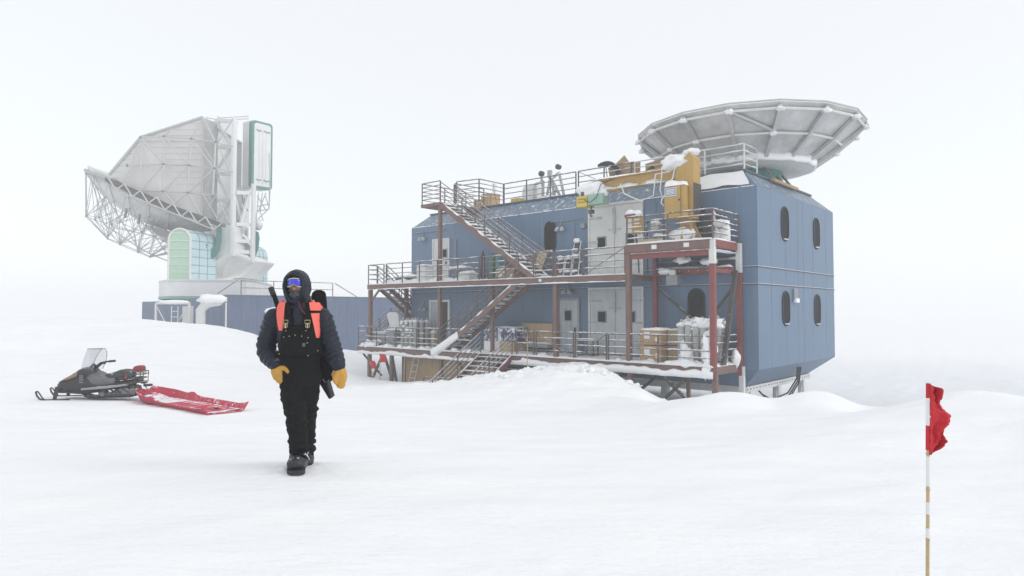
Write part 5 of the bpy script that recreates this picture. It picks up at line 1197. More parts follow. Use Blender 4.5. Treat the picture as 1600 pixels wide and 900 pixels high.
# ------------------------------------------------------------------ SNOWMOBILE  (x = px from photo elevation * .01732, faces -x)
def superring(x, yw, z0, z1, e_=2.6, n=20, yc=0.):
    out = []
    for j in range(n):
        a = 2*math.pi*j/n; c_, s_ = math.cos(a), math.sin(a)
        out.append((x, yc+yw*math.copysign(abs(c_)**(2/e_), c_), (z0+z1)/2+(z1-z0)/2*math.copysign(abs(s_)**(2/e_), s_)))
    return out
q = spot(140, 619.5, 18); sx, sy = q[0], 18.0; sz = gz(sx, sy)
sm_ = thing('snowmobile', 'black snowmobile with clear windshield and red padded rack', 'snowmobile', (-11.24, sy, sz+.01), R(13)); sm_.scale = (.87, .87, .98)
k_ = .01732
def X(px): return (px-140)*k_
def Zc(py): return (620-py)*k_
m = MB('W'); m.loft([superring(X(a), w_, Zc(b), Zc(c_), 3.) for a, w_, b, c_ in ((86.5, .26, 609, 597), (88, .36, 612, 593.5), (93, .42, 612, 592), (101, .45, 612, 590), (110, .46, 613, 588), (118, .46, 614, 585), (128, .42, 614, 584), (140, .36, 613, 586), (150, .3, 612, 590))])
m.build('cowl', M['cowl'], sm_, True)
m = MB('W'); m.loft([superring(X(a), w_, Zc(b), Zc(c_), 2.6) for a, w_, b, c_ in ((89, .30, 594.5, 592.8), (97, .36, 593, 587.8), (106, .37, 592, 583), (112, .37, 590, 579), (118, .35, 588, 576))]); m.build('hood', M['cowlbrown'], sm_, True, label='bronze brown hood panel')
m = MB('W'); m.loft([superring(X(a), w_, Zc(b), Zc(c_), 2.4) for a, w_, b, c_ in ((110, .22, 588, 580), (117, .32, 590, 575), (124, .34, 592, 572.5), (132, .33, 592, 572), (141, .3, 590, 573.5), (146, .22, 588, 577))]); m.build('dashboard', M['cowl'], sm_, True)
m = MB('W')
for k in range(5): m.box((X(124), -.475, Zc(594-k*2.6)), (X(130), -.40, Zc(595.2-k*2.6)))
m.build('vent_louvre', M['wheelgrey'], sm_)
m = MB('W'); m.loft([superring(X(a), w_, Zc(b), Zc(c_), 2.6) for a, w_, b, c_ in ((131, .33, 604, 580), (140, .36, 605, 578), (150, .34, 605, 579), (158, .30, 604, 583), (166, .27, 603, 587), (176, .26, 602, 586))]); m.build('tank_cover', M['cowlgrey'], sm_, True, label='grey side and tank dusted with snow')
m = MB('W'); m.loft([superring(X(a), w_, Zc(b), Zc(c_), 2.8) for a, w_, b, c_ in ((160, .2, 588, 583.5), (166, .23, 590, 582), (174, .24, 592, 580), (181, .25, 594, 577.2), (190, .26, 594, 576), (198, .26, 592, 576.8), (203, .24, 590, 579))]); m.build('seat', M['seat'], sm_, True)
m = MB('W'); m.loft([superring(X(a), .27, Zc(b), Zc(c_), 4) for a, b, c_ in ((150, 606, 601), (175, 604.5, 596), (200, 602, 593), (215, 598, 592))]); m.build('tunnel', M['cowl'], sm_, False)
m = MB('W')
for s in (-1, 1): m.prism([(X(128), s*.30, Zc(606)), (X(170), s*.30, Zc(604)), (X(200), s*.30, Zc(600.5)), (X(200), s*.30, Zc(598.5)), (X(165), s*.30, Zc(601)), (X(128), s*.30, Zc(603))], (0, s*.2, 0))
m.build('running_board', M['greysteel'], sm_)
# track loop
loop = [(122, 612), (128, 617), (136, 619.4), (200, 619.6), (210, 617.5), (214, 611), (211, 605), (203, 602.5), (175, 605), (140, 606), (126, 607)]
m = MB('W'); o_ = [(X(a), Zc(b)) for a, b in loop]; n = len(o_); cxm = sum(p[0] for p in o_)/n; czm = sum(p[1] for p in o_)/n
inn_ = []
for i in range(n):
    p0, p1, p2 = o_[i-1], o_[i], o_[(i+1) % n]; tx, tz = p2[0]-p0[0], p2[1]-p0[1]; l_ = math.hypot(tx, tz); nx, nz = -tz/l_, tx/l_
    if nx*(cxm-p1[0])+nz*(czm-p1[1]) < 0: nx, nz = -nx, -nz
    inn_.append((p1[0]+nx*.035, p1[1]+nz*.035))
vs = [(x, y, z) for y in (-.24, .24) for ring_ in (o_, inn_) for x, z in ring_]
m.add(vs, [(i, (i+1) % n, n+(i+1) % n, n+i) for i in range(n)]+[(2*n+i, 3*n+i, 3*n+(i+1) % n, 2*n+(i+1) % n) for i in range(n)]+[(i, 2*n+i, 2*n+(i+1) % n, (i+1) % n) for i in range(n)]+[(n+i, n+(i+1) % n, 3*n+(i+1) % n, 3*n+i) for i in range(n)])
for i in range(n):
    a = Vector((o_[i][0], 0, o_[i][1])); b = Vector((o_[(i+1) % n][0], 0, o_[(i+1) % n][1])); L = (b-a).length; kk = max(1, int(L/.07))
    for j in range(kk): c_ = a+(b-a)*(j/kk); m.box((c_.x-.012, -.24, c_.z-.022), (c_.x+.012, .24, c_.z+.022))
tr = m.build('track', M['track'], sm_)
for a, b, r_ in ((155, 614.5, .085), (178, 614, .085), (192, 611.5, .13), (206, 611.3, .125), (168, 615, .07), (184, 608, .06)):
    for s in (-.2, .16):
        m = MB('W'); m.lathe((X(a), s-.02, Zc(b)), [(r_*.5, -.01), (r_, -.008), (r_, .045), (r_*.5, .05), (r_*.3, .03)], 14, 'y'); m.build('wheel', M['wheelgrey'], tr, True)
m = MB('W')
for a, b in (((150, 612), (166, 606)), ((160, 616), (204, 616)), ((170, 614), (184, 605)), ((186, 614), (176, 606)), ((198, 612), (188, 605)), ((166, 606), (180, 613))): m.bar((X(a[0]), -.22, Zc(a[1])), (X(b[0]), -.22, Zc(b[1])), .04, .045); m.bar((X(a[0]), .22, Zc(a[1])), (X(b[0]), .22, Zc(b[1])), .04, .045)
m.build('suspension', M['darksteel'], tr)
for s in (-1, 1):
    yy = s*.48; m = MB('W'); pts = [(58.5, 607), (60, 612.5), (64, 617.5), (69, 619.2), (85, 619.5), (110, 619.6)]
    m.loft([[(X(a), yy-.06, Zc(b)-.012), (X(a), yy+.06, Zc(b)-.012), (X(a), yy+.055, Zc(b)+.012), (X(a), yy-.055, Zc(b)+.012)] for a, b in pts])
    sk = m.build('ski', M['cowl'], sm_); MB('W').tube([(X(58.7), yy, Zc(607)), (X(60), yy, Zc(606)), (X(62), yy, Zc(607)), (X(65), yy, Zc(611)), (X(69), yy, Zc(617)), (X(72), yy, Zc(619))], .018, 6).build('ski_loop', M['cowl'], sk, True)
    m = MB('W'); m.loft([[(X(a0), yy*f-.04, Zc(b)), (X(a1), yy*f-.04, Zc(b)), (X(a1), yy*f+.04, Zc(b)), (X(a0), yy*f+.04, Zc(b))] for a0, a1, b, f in ((85, 89.5, 619, 1.0), (86, 91, 611, .98), (87, 96, 600, .88))]); m.build('ski_leg', M['cowl'], sm_)
# windshield: curved thin sheet with dark edging
def wsp(u_, v_):          # u_ -1..1 across, v_ 0..1 up
    wd = np.interp(v_, [0, .3, .6, .85, 1], [.42, .50, .47, .33, .12]); a = u_*1.1
    return Vector((X(117)+.85*(1-math.cos(a))+v_*.16, math.sin(a)*wd/.89, Zc(577)+v_*.58))
m = MB('W'); nu, nv = 16, 12
m.add([wsp(-1+2*i/nu, j/nv) for j in range(nv+1) for i in range(nu+1)], [(j*(nu+1)+i, j*(nu+1)+i+1, (j+1)*(nu+1)+i+1, (j+1)*(nu+1)+i) for j in range(nv) for i in range(nu)])
ws = m.build('windshield', M['clear'], sm_, True); ws.modifiers.new('s', 'SOLIDIFY').thickness = .006
edge = [wsp(-1, j/nv) for j in range(nv+1)]+[wsp(-1+2*i/nu, 1) for i in range(1, nu+1)]+[wsp(1, 1-j/nv) for j in range(1, nv+1)]
MB('W').tube(edge, .009, 5).build('windshield_edge', M['wheelgrey'], ws)
m = MB('W').tube([(X(140), 0, Zc(575)), (X(145), 0, Zc(570)), (X(150), 0, Zc(566))], .045, 8).tube([(X(150), 0, Zc(566)), (X(153), -.2, Zc(565)), (X(160), -.38, Zc(564.8))], .024, 8).tube([(X(150), 0, Zc(566)), (X(153), .2, Zc(565)), (X(160), .38, Zc(564.8))], .024, 8)
m.tube([(X(133), 0, Zc(573)), (X(138), -.05, Zc(568)), (X(142), 0, Zc(573))], .05, 8); hb = m.build('handlebar', M['cowl'], sm_, True)
for s in (-1, 1): MB('W').tube([(X(156), s*.3, Zc(565)), (X(164), s*.44, Zc(564.6))], .032, 8).build('grip', M['gasket'], hb)
m = MB('W')
for s in (-.26, .26):
    m.tube([(X(200), s, Zc(598)), (X(222), s, Zc(597)), (X(223), s, Zc(580.5)), (X(205), s, Zc(580))], .016, 6).tube([(X(183), s, Zc(585)), (X(224), s, Zc(584.5))], .014, 6).tube([(X(183), s, Zc(590.5)), (X(222), s, Zc(590.5))], .014, 6).tube([(X(209), s, Zc(598)), (X(209), s, Zc(580))], .014, 6)
for z in (580.5, 584.5, 590.5, 597): m.tube([(X(222.5), -.26, Zc(z)), (X(222.5), .26, Zc(z))], .015, 6)
m.build('rear_rack', M['darksteel'], sm_)
MB('W').box((X(217), -.12, Zc(600)), (X(224), .12, Zc(597.5))).build('hitch', M['darksteel'], sm_)
MB('W').prism([(X(204), -.22, Zc(580.5)), (X(219.5), -.22, Zc(580.5)), (X(219), -.22, Zc(574)), (X(216.5), -.22, Zc(571.5)), (X(207), -.22, Zc(571.5)), (X(204.5), -.22, Zc(574))], (0, .44, 0)).build('backrest', M['redbag'], sm_, True, .03, label='red padded backrest on the rear rack')
MB('W').loft([superring(X(a), .2, Zc(b), Zc(c_), 2.6, yc=-.12) for a, b, c_ in ((190, 589, 580), (194, 592, 577.5), (201, 592, 578), (206, 589, 581))]).build('side_pouch', M['seat'], sm_, True)
m = MB('W'); m.lathe((X(195.5), -.335, Zc(588)), [(.05, 0), (.05, .02)], 10, 'y'); m.box((X(194), -.33, Zc(589.5)), (X(197), -.32, Zc(584))); m.build('tail_reflector', M['redbag'], sm_)
m = MB('W'); m.loft([superring(X(a), .2, Zc(b), Zc(c_), 2.2) for a, b, c_ in ((205, 595, 590), (210, 596.5, 588.5), (216, 592, 588))]); m.build('rack_bag', M['seat'], sm_, True)
MB('W').lathe((X(95), -.462, Zc(602.5)), [(.018, 0), (.018, .01)], 10, 'y').build('side_marker', M['redbag'], sm_)

# ------------------------------------------------------------------ SLED
a_ = Vector(spot(228, 612, 18.3)); b_ = Vector(spot(354, 638, 16.2)); a_.z = gz(a_.x, a_.y); b_.z = gz(b_.x, b_.y)
dx = (b_-a_); SL = math.hypot(dx.x, dx.y); ang = math.atan2(dx.y, dx.x)
sl = thing('cargo_sled', 'long crimson plastic cargo sled dusted with snow behind the snowmobile', 'sled', a_, ang); pitch = (b_.z-a_.z)/SL
def shw(f): return float(np.interp(f, [0, .06, .15, .5, 1.0], [.14, .30, .42, .50, .50]))
def shh(f): return float(np.interp(f, [0, .08, .3, .36, .44, .9, .97, 1.0], [.40, .34, .25, .31, .19, .17, .21, .25]))
def rise(f): return float(np.interp(f, [0, .06, .15, .9, 1.0], [.26, .10, .01, 0, .0]))
m = MB('W'); n = 60; rings = []
for i in range(n+1):
    f = i/n; x = f*SL; w_ = shw(f); h_ = max(shh(f), rise(f)+.04); h_ *= .85; b0_ = rise(f)+pitch*x; tw = .11
    out = [(-w_-tw, h_), (-w_*.98, b0_-pitch*x+.03), (-w_*.82, b0_-pitch*x), (w_*.82, b0_-pitch*x), (w_*.98, b0_-pitch*x+.03), (w_+tw, h_)]
    inn2 = [(w_+tw-.03, h_+.006), (w_*.98-.02, b0_-pitch*x+.05), (w_*.8, b0_-pitch*x+.022), (-w_*.8, b0_-pitch*x+.022), (-w_*.98+.02, b0_-pitch*x+.05), (-w_-tw+.03, h_+.006)]
    rings.append([(x, y, z+pitch*x) for y, z in out+inn2])
m.loft(rings); m.build('hull', M['sled'], sl)
for k in range(9):
    f = .42+k*.062; x = f*SL; w_ = shw(f); m = MB('W'); m.tube([(x, -w_-.04, shh(f)*.75+pitch*x), (x+.05, -w_*.95, .07+pitch*x), (x+.08, w_*.9, .05+pitch*x), (x, w_+.04, shh(f)*.75+pitch*x)], .02, 6); m.build('cross_rib', M['sled'], sl)
m = MB('W')
vs = []; nn, mm_ = 50, 8
for i in range(nn+1):
    f = .06+.92*i/nn; x = f*SL
    for j in range(mm_+1): g = -1+2*j/mm_; y = g*shw(f)*.86; vs.append((x, y, rise(f)+.035+pitch*x+.03*noise.noise(Vector((x*2.5, y*4, 3)))+.02*abs(g)))
m.add(vs, [(i*(mm_+1)+j, i*(mm_+1)+j+1, (i+1)*(mm_+1)+j+1, (i+1)*(mm_+1)+j) for i in range(nn) for j in range(mm_)]); m.build('snow_lining', M['sledin'], sl, True, label='snow dusted floor of the sled')
m = MB('W').tube([(0.1, -.2, .36), (.25, -.36, .24), (.5, -.44, .2), (.8, -.45, .22), (1.1, -.45, .28)], .009, 5); m.tube([(.05, 0, .3), (-.1, 0, .38), (-.2, .05, .42)], .012, 5); m.build('rope', M['cord'], sl, True)
m = MB('W'); m.box((.05, -.1, .36), (.16, .1, .42)).box((SL-.42, -.06, .05+pitch*SL), (SL-.34, .02, .11+pitch*SL)); m.build('buckle', M['gasket'], sl)

# ------------------------------------------------------------------ PERSON
PXS = .006063
pz_ = gz(-2.04, 6.3)
def Pp(px, py, y=0.): Y = 6.32+y; return Vector(((px-800)/1039*Y+2.045, y, 1.52+(484-py)/1039*Y-pz_-.01))
def PF(px, py): return Pp(px, py, -.15)
def remesh(mb, name, mt, parent, vox=.009, smooth=3, disp=None, label=None):
    me = bpy.data.meshes.new('t'); me.from_pydata([tuple(v) for v in mb.v], [], mb.f); me.update()
    bm = bmesh.new(); bm.from_mesh(me); bmesh.ops.recalc_face_normals(bm, faces=bm.faces); bm.to_mesh(me); bm.free()
    o = bpy.data.objects.new('t', me); COL.objects.link(o)
    r_ = o.modifiers.new('r', 'REMESH'); r_.mode = 'VOXEL'; r_.voxel_size = vox
    if smooth: s = o.modifiers.new('s', 'SMOOTH'); s.iterations = smooth; s.factor = .5
    dg = bpy.context.evaluated_depsgraph_get(); nm = bpy.data.meshes.new_from_object(o.evaluated_get(dg)); bpy.data.objects.remove(o)
    nm.name = name
    if disp:
        nor = [v.normal.copy() for v in nm.vertices]
        for v, n_ in zip(nm.vertices, nor): v.co += n_*disp(v.co)
        nm.update()
    for p in nm.polygons: p.use_smooth = True
    nm.materials.clear(); nm.materials.append(mt)
    q = bpy.data.objects.new(name, nm); COL.objects.link(q)
    if parent: q.parent = parent
    if label: q['label'] = label
    return q
def limb(mb, pts, rs, flat=1.0, n=16, sub=8, quilt=0., pitch_=.055, ph=0.):
    """smooth tapered limb through pts with rounded ends; quilt = puff amplitude"""
    P = [Vector(p) for p in pts]; out = []; rr_ = []; acc = 0
    def cat(a, b, c_, d_, t_): return .5*((2*b)+(c_-a)*t_+(2*a-5*b+4*c_-d_)*t_*t_+(-a+3*b-3*c_+d_)*t_*t_*t_)
    for i in range(len(P)-1):
        a = P[max(i-1, 0)]; b = P[i]; c_ = P[i+1]; d_ = P[min(i+2, len(P)-1)]
        ra, rb_, rc, rd = rs[max(i-1, 0)], rs[i], rs[i+1], rs[min(i+2, len(P)-1)]
        for k in range(sub+(1 if i == len(P)-2 else 0)):
            t_ = k/sub; q = cat(a, b, c_, d_, t_); out.append(q); rr_.append(cat(ra, rb_, rc, rd, t_))
    prev = None; r2 = []
    for i, q in enumerate(out):
        if i: acc += (q-out[i-1]).length
        r2.append(rr_[i]+(quilt*(abs(math.sin(math.pi*acc/pitch_+ph))-.6) if quilt else 0))
    e0 = (out[0]-out[1]).normalized(); e1 = (out[-1]-out[-2]).normalized()
    pre = [out[0]+e0*r2[0]*f for f in (.92, .6, .3)]; pr = [r2[0]*f for f in (.3, .78, .95)]
    post = [out[-1]+e1*r2[-1]*f for f in (.3, .6, .92)]; po = [r2[-1]*f for f in (.95, .78, .3)]
    pts2 = pre+out+post; rs2 = pr+r2+po
    rings = []; prev = None
    for i, q in enumerate(pts2):
        d_ = (pts2[min(i+1, len(pts2)-1)]-pts2[max(i-1, 0)]).normalized()
        x = Vector((1, 0, 0)) if prev is None else prev
        x = (x-d_*x.dot(d_)); x = x.normalized() if x.length > 1e-4 else Vector((0, 1, 0)); prev = x; y = d_.cross(x)
        rings.append([q+x*math.cos(2*math.pi*j/n)*rs2[i]+y*math.sin(2*math.pi*j/n)*rs2[i]*flat for j in range(n)])
    return mb.loft(rings)
def ell(mb, c_, r_, n=14):
    rings = []
    for i in range(1, n): th = math.pi*i/n; rings.append([(c_[0]+r_[0]*math.sin(th)*math.cos(2*math.pi*j/(2*n)), c_[1]+r_[1]*math.sin(th)*math.sin(2*math.pi*j/(2*n)), c_[2]+r_[2]*math.cos(th)) for j in range(2*n)])
    return mb.loft(rings)
def trunk(mb, secs, n=28, e_=2.4, sub=6, quilt=0., pitch_=.055):
    """secs: (cx, cy, z, half width, half depth)"""
    rings = []; N_ = (len(secs)-1)*sub
    for i in range(N_+1):
        t_ = i/sub; k = min(int(t_), len(secs)-2); f = t_-k; f = f*f*(3-2*f); s = [secs[k][j]*(1-f)+secs[k+1][j]*f for j in range(5)]
        z = secs[k][2]*(1-(t_-k))+secs[k+1][2]*(t_-k); qd = quilt*(abs(math.sin(math.pi*z/pitch_))-.6)
        rings.append([(s[0]+(s[3]+qd)*math.copysign(abs(math.cos(a))**(2/e_), math.cos(a)), s[1]+(s[4]+qd)*math.copysign(abs(math.sin(a))**(2/e_), math.sin(a)), z) for a in [2*math.pi*j/n for j in range(n)]])
    return mb.loft(rings)
HIPL, HIPR = Pp(458, 590), Pp(486, 590)
legR = [Pp(458, 585, 0), Pp(458, 612, -.02), Pp(463, 645, -.06), Pp(467, 680, -.03), Pp(468.5, 710, 0)]      # image-left leg, leading
legL = [Pp(483, 585, .02), Pp(481, 615, .05), Pp(480, 645, .10), Pp(480, 680, .22), Pp(478, 706, .33)]      # image-right leg, trailing
armR = [Pp(428, 494, .02), Pp(421, 520, .06), Pp(416, 548, .05), Pp(430, 568, -.04), Pp(434, 574, -.06)]
armL = [Pp(503, 494, .02), Pp(511, 520, .05), Pp(520, 548, .04), Pp(527, 568, -.02), Pp(529, 573, -.04)]
head_c = Pp(464.5, 449, -.01)
# body: one continuous figure (head with face, neck, trunk, limbs with hands inside the mittens)
b = MB('W')
ell(b, head_c, (.082, .10, .125)); ell(b, head_c+Vector((0, -.035, -.055)), (.058, .065, .07)); ell(b, head_c+Vector((0, -.105, -.022)), (.014, .022, .026))
for s in (-1, 1): ell(b, head_c+Vector((s*.082, .01, -.01)), (.012, .02, .032)); ell(b, head_c+Vector((s*.034, -.082, .012)), (.018, .014, .012))
ell(b, head_c+Vector((0, -.092, -.068)), (.027, .014, .008)); ell(b, head_c+Vector((0, -.092, -.080)), (.024, .013, .008)); ell(b, head_c+Vector((0, -.09, .035)), (.055, .016, .012))
limb(b, [head_c+Vector((0, .02, -.08)), Pp(465, 480, .03)], [.058, .065])
trunk(b, [(.01, .02, Pp(0, 592).z, .15, .10), (.01, .02, Pp(0, 560).z, .15, .10), (.01, .02, Pp(0, 530).z, .155, .10), (.012, .02, Pp(0, 503).z, .18, .105), (.012, .03, Pp(0, 484).z, .10, .07)])
for L_, rs in ((legR, [.09, .085, .06, .05, .045]), (legL, [.09, .085, .06, .05, .045]), (armR, [.055, .05, .045, .038, .03]), (armL, [.055, .05, .045, .038, .03])): limb(b, L_, rs)
for hand, s in ((armR[-1], 1), (armL[-1], -1)):
    limb(b, [hand, hand+Vector((0, -.01, -.065))], [.028, .032], .5)
    for k in range(4): f0 = hand+Vector((-.027+k*.018, -.012, -.07)); limb(b, [f0, f0+Vector((.004, -.008, -.025)), f0+Vector((.008, 0, -.045-.006*(k in (1, 2))))], [.0095, .009, .008], 1, 8, 3)
    limb(b, [hand+Vector((s*.028, -.015, -.03)), hand+Vector((s*.048, -.03, -.06)), hand+Vector((s*.05, -.035, -.085))], [.011, .01, .009], 1, 8, 3)
limb(b, [legR[-1], legR[-1]+Vector((0, 0, -.07)), legR[-1]+Vector((-.01, -.11, -.09))], [.05, .045, .035]); limb(b, [legL[-1], legL[-1]+Vector((0, .03, -.05)), legL[-1]+Vector((0, -.08, -.10))], [.05, .045, .035])
person = remesh(b, 'person', M['skin'], None, .008, 2)
person.location = (-2.045, 6.34, pz_+.012); tag(person, 'walking person in navy quilted parka, black bib overalls and goggles', 'person')
# jacket
def wr(s1, a1, s2=0, a2=0, seed=0): return lambda c_: a1*noise.noise(Vector((c_.x*s1+seed, c_.y*s1, c_.z*s1)))+(a2*noise.noise(Vector((c_.x*s2, c_.y*s2+seed, c_.z*s2*1.6))) if a2 else 0)
j = MB('W')
trunk(j, [(.01, .03, Pp(0, 566).z, .185, .145), (.012, .03, Pp(0, 545).z, .195, .15), (.012, .03, Pp(0, 520).z, .205, .155), (.012, .03, Pp(0, 500).z, .225, .155), (.012, .035, Pp(0, 486).z, .205, .13), (.012, .035, Pp(0, 476).z, .13, .11)], quilt=.012, pitch_=.060)
limb(j, armR[:4]+[Pp(432, 571, -.05)], [.088, .093, .090, .073, .063], 1, 20, 14, .013, .056)
limb(j, armL[:4]+[Pp(528, 571, -.03)], [.088, .090, .086, .075, .068], 1, 20, 14, .013, .056)
remesh(j, 'parka', M['jacket'], person, .0065, 1, wr(14, .007, 45, .0025))
# hood: shell with an opening for the face
h = MB('W'); n = 40; rings = []
hc = Pp(464.5, 451, .02)
prof = [(.10, 0.035), (-.02, .02), (-.085, .0), (-.118, -.004)]
def hring(y, sx_, sz_, zc, low_=1.0):
    out = []
    for k in range(n):
        a = 2*math.pi*k/n; c_, s_ = math.cos(a), math.sin(a); zz = s_*sz_*(low_ if s_ < 0 else 1)
        out.append((hc.x+c_*sx_*(1-.12*max(0, -s_)), hc.y+y, hc.z+zc+zz))
    return out
rings = [hring(-.118, .072, .094, .014, 1.12), hring(-.150, .080, .106, .012, 1.18), hring(-.155, .094, .124, .012, 1.2), hring(-.12, .112, .150, .014, 1.25), hring(-.05, .121, .168, .015, 1.2), hring(.03, .120, .168, .01, 1.1), hring(.09, .098, .14, 0, 1.1), hring(.125, .05, .08, -.01, 1.1)]
rings = [hring(-.05, .070, .092, .014, 1.12)]+rings
h.loft(rings); n_h = 40
limb(h, [hc+Vector((0, .02, -.10)), Pp(465, 478, .03), Pp(465, 489, .035)], [.112, .118, .135], .95)
limb(h, [hc+Vector((0, -.075, -.165)), Pp(466, 488, -.10), Pp(467, 512, -.125)], [.062, .080, .055], .6)
remesh(h, 'hood', M['jacket'], person, .0065, 2, wr(18, .006, 45, .003, 5))
# bib overalls: trousers with creases and chest bib
l = MB('W')
limb(l, legR, [.118, .114, .100, .088, .090], 1.05, 20, 8); limb(l, legL, [.118, .110, .094, .086, .088], 1.05, 20, 8)
trunk(l, [(.012, .02, Pp(0, 604).z, .17, .135), (.012, .02, Pp(0, 585).z, .19, .15), (.012, .03, Pp(0, 565).z, .192, .155), (.012, .03, Pp(0, 548).z, .200, .165)])
def crease(c_):
    z = c_.z; k = max(0, 1-abs(z-.16)/.30)+.35+max(0, 1-abs(z-.55)/.15)*.8
    return k*(.022*noise.noise(Vector((c_.x*7, c_.y*7, z*22)))+.013*noise.noise(Vector((c_.x*16+3, c_.y*16, z*40))))
remesh(l, 'bib_overalls', M['canvas'], person, .0075, 1, crease)
def chest(x, z, off=0.):
    a_, bb = .222, .17+.0*z; q = max(0, 1-abs((x-.012)/a_)**2.4); return Vector((x, .03-bb*q**(1/2.4)-.012-off, z))
def patch(outline, name, mt, off, th, parent=person, nx=10, nz=14, label=None):
    """outline: list of (z, xl, xr) rows following the chest"""
    m = MB('W'); zs = [o_[0] for o_ in outline]; z0, z1 = min(zs), max(zs); srt = sorted(outline); front = []; 
    for jj in range(nz+1):
        z = z0+(z1-z0)*jj/nz; xl = float(np.interp(z, [s[0] for s in srt], [s[1] for s in srt])); xr = float(np.interp(z, [s[0] for s in srt], [s[2] for s in srt]))
        front.append([chest(xl+(xr-xl)*i/nx, z, off+th) for i in range(nx+1)])
    rows = len(front); fv = [p for r in front for p in r]; bv_ = [p+Vector((0, th+.03, 0)) for p in fv]; N_ = len(fv); f = []
    for jj in range(rows-1):
        for i in range(nx): a = jj*(nx+1)+i; f.append((a, a+1, a+nx+2, a+nx+1)); f.append((N_+a, N_+a+nx+1, N_+a+nx+2, N_+a+1))
    for jj in range(rows-1):
        for i in (0, nx): a = jj*(nx+1)+i; f.append((a, a+nx+1, N_+a+nx+1, N_+a))
    for i in range(nx):
        for jj in (0, rows-1): a = jj*(nx+1)+i; f.append((a, a+1, N_+a+1, N_+a))
    m.add(fv+bv_, f); return m.build(name, mt, parent, True, label=label)
def zx(px, py): p = Pp(px, py); return p.x, p.z
def rows(*r_): return [(PF(0, py).z, PF(a, 0).x, PF(c_, 0).x) for py, a, c_ in r_]
patch(rows((508, 445, 487), (516, 443, 489), (524, 439, 492), (540, 435, 497), (556, 433, 500)), 'bib', M['canvas'], .006, .012)
sL = patch(rows((473, 444.5, 451), (490, 444.5, 454), (508, 446, 456), (516, 447, 455)), 'shoulder_strap', M['canvas'], .012, .012)
sR = patch(rows((473, 477, 484.5), (490, 476, 485), (508, 474, 483), (516, 475, 482)), 'shoulder_strap', M['canvas'], .012, .012)
for cx_, st in ((447.5, sL), (480.5, sR)):
    m = MB('W'); 
    for py, hw, r_ in ((503, 3.6, .0035), (509, 2.6, .0035)):
        pts = [chest(PF(cx_+sx_*hw, 0).x, PF(0, py+dz).z, .035) for sx_, dz in ((-1, -2.4), (1, -2.4), (1, 2.4), (-1, 2.4))]; m.tube(pts, r_, 6, True)
    m.tube([chest(PF(cx_, 0).x, PF(0, 506).z, .036), chest(PF(cx_, 0).x, PF(0, 513).z, .036)], .006, 6)
    m.build('buckle', M['brass'], st)
m = MB('W')
for px, py in ((447.5, 517), (478, 517), (453, 525.5), (462, 524), (472, 525.5), (481, 528), (435, 548), (436.5, 553), (493, 549), (444, 527), (480, 536), (481, 556)):
    p = chest(PF(px, 0).x, PF(0, py).z, .024); m.lathe(p[:], [(.0045, -.004), (.0055, 0), (.003, .003)], 8, 'y')
m.build('snap_button', M['brass'], person)['kind'] = 'stuff'
p0 = chest(PF(475, 0).x, PF(0, 539).z, .022); MB('W').box((p0.x-.013, p0.y-.003, p0.z-.017), (p0.x+.013, p0.y+.004, p0.z+.017)).build('cloth_label', M['cuff'], person)
m = MB('W').tube([Pp(465, 471, -.155), Pp(467, 478, -.16), Pp(470, 484, -.17), Pp(476, 491, -.175)], .006, 6); m.build('zip_cord', M['maroon'], person, True)
# goggles, face cloth
fc = head_c
def fpt(x, z, off): q = max(0, 1-(x/.092)**2); return Vector((fc.x+x, fc.y-.104*math.sqrt(q)-off, fc.z+z))
m = MB('W'); N_ = 24
def lensring(s_, off, k_=1.): 
    out = []
    for k in range(N_):
        a = 2*math.pi*k/N_; x = .086*math.copysign(abs(math.cos(a))**.75, math.cos(a))*s_; z = .038*math.copysign(abs(math.sin(a))**.7, math.sin(a))*s_
        if math.sin(a) < 0: z += .026*math.exp(-(x/.022)**2)*s_
        z -= .010*abs(x/.078)**2
        out.append(fpt(x, z+.040, off))
    return out
m.loft([lensring(1.13, .0), lensring(1.15, .022), lensring(1.10, .032), lensring(.97, .034), lensring(.95, .022)], cap=False); gf = m.build('goggles', M['gogframe'], person, True)
m = MB('W'); m.loft([lensring(.98, .012), lensring(.98, .030), lensring(.80, .036), lensring(.45, .040), lensring(.1, .041)]); m.build('lens', M['lens'], gf, True)
g = MB('W'); ell(g, fc+Vector((0, -.045, -.072)), (.066, .075, .058)); ell(g, fc+Vector((0, -.115, -.052)), (.022, .018, .025)); limb(g, [fc+Vector((0, -.03, -.10)), fc+Vector((0, -.01, -.15))], [.062, .07])
for k in range(4): s = (-1, 1)[k % 2]; limb(g, [fc+Vector((s*.02, -.115, -.04-.012*k)), fc+Vector((s*.05, -.09, -.035-.018*k)), fc+Vector((s*.062, -.06, -.02-.02*k))], [.008, .011, .006], 1, 8, 4)
remesh(g, 'face_cloth', M['gaiter'], person, .005, 1, wr(30, .007, 70, .003))
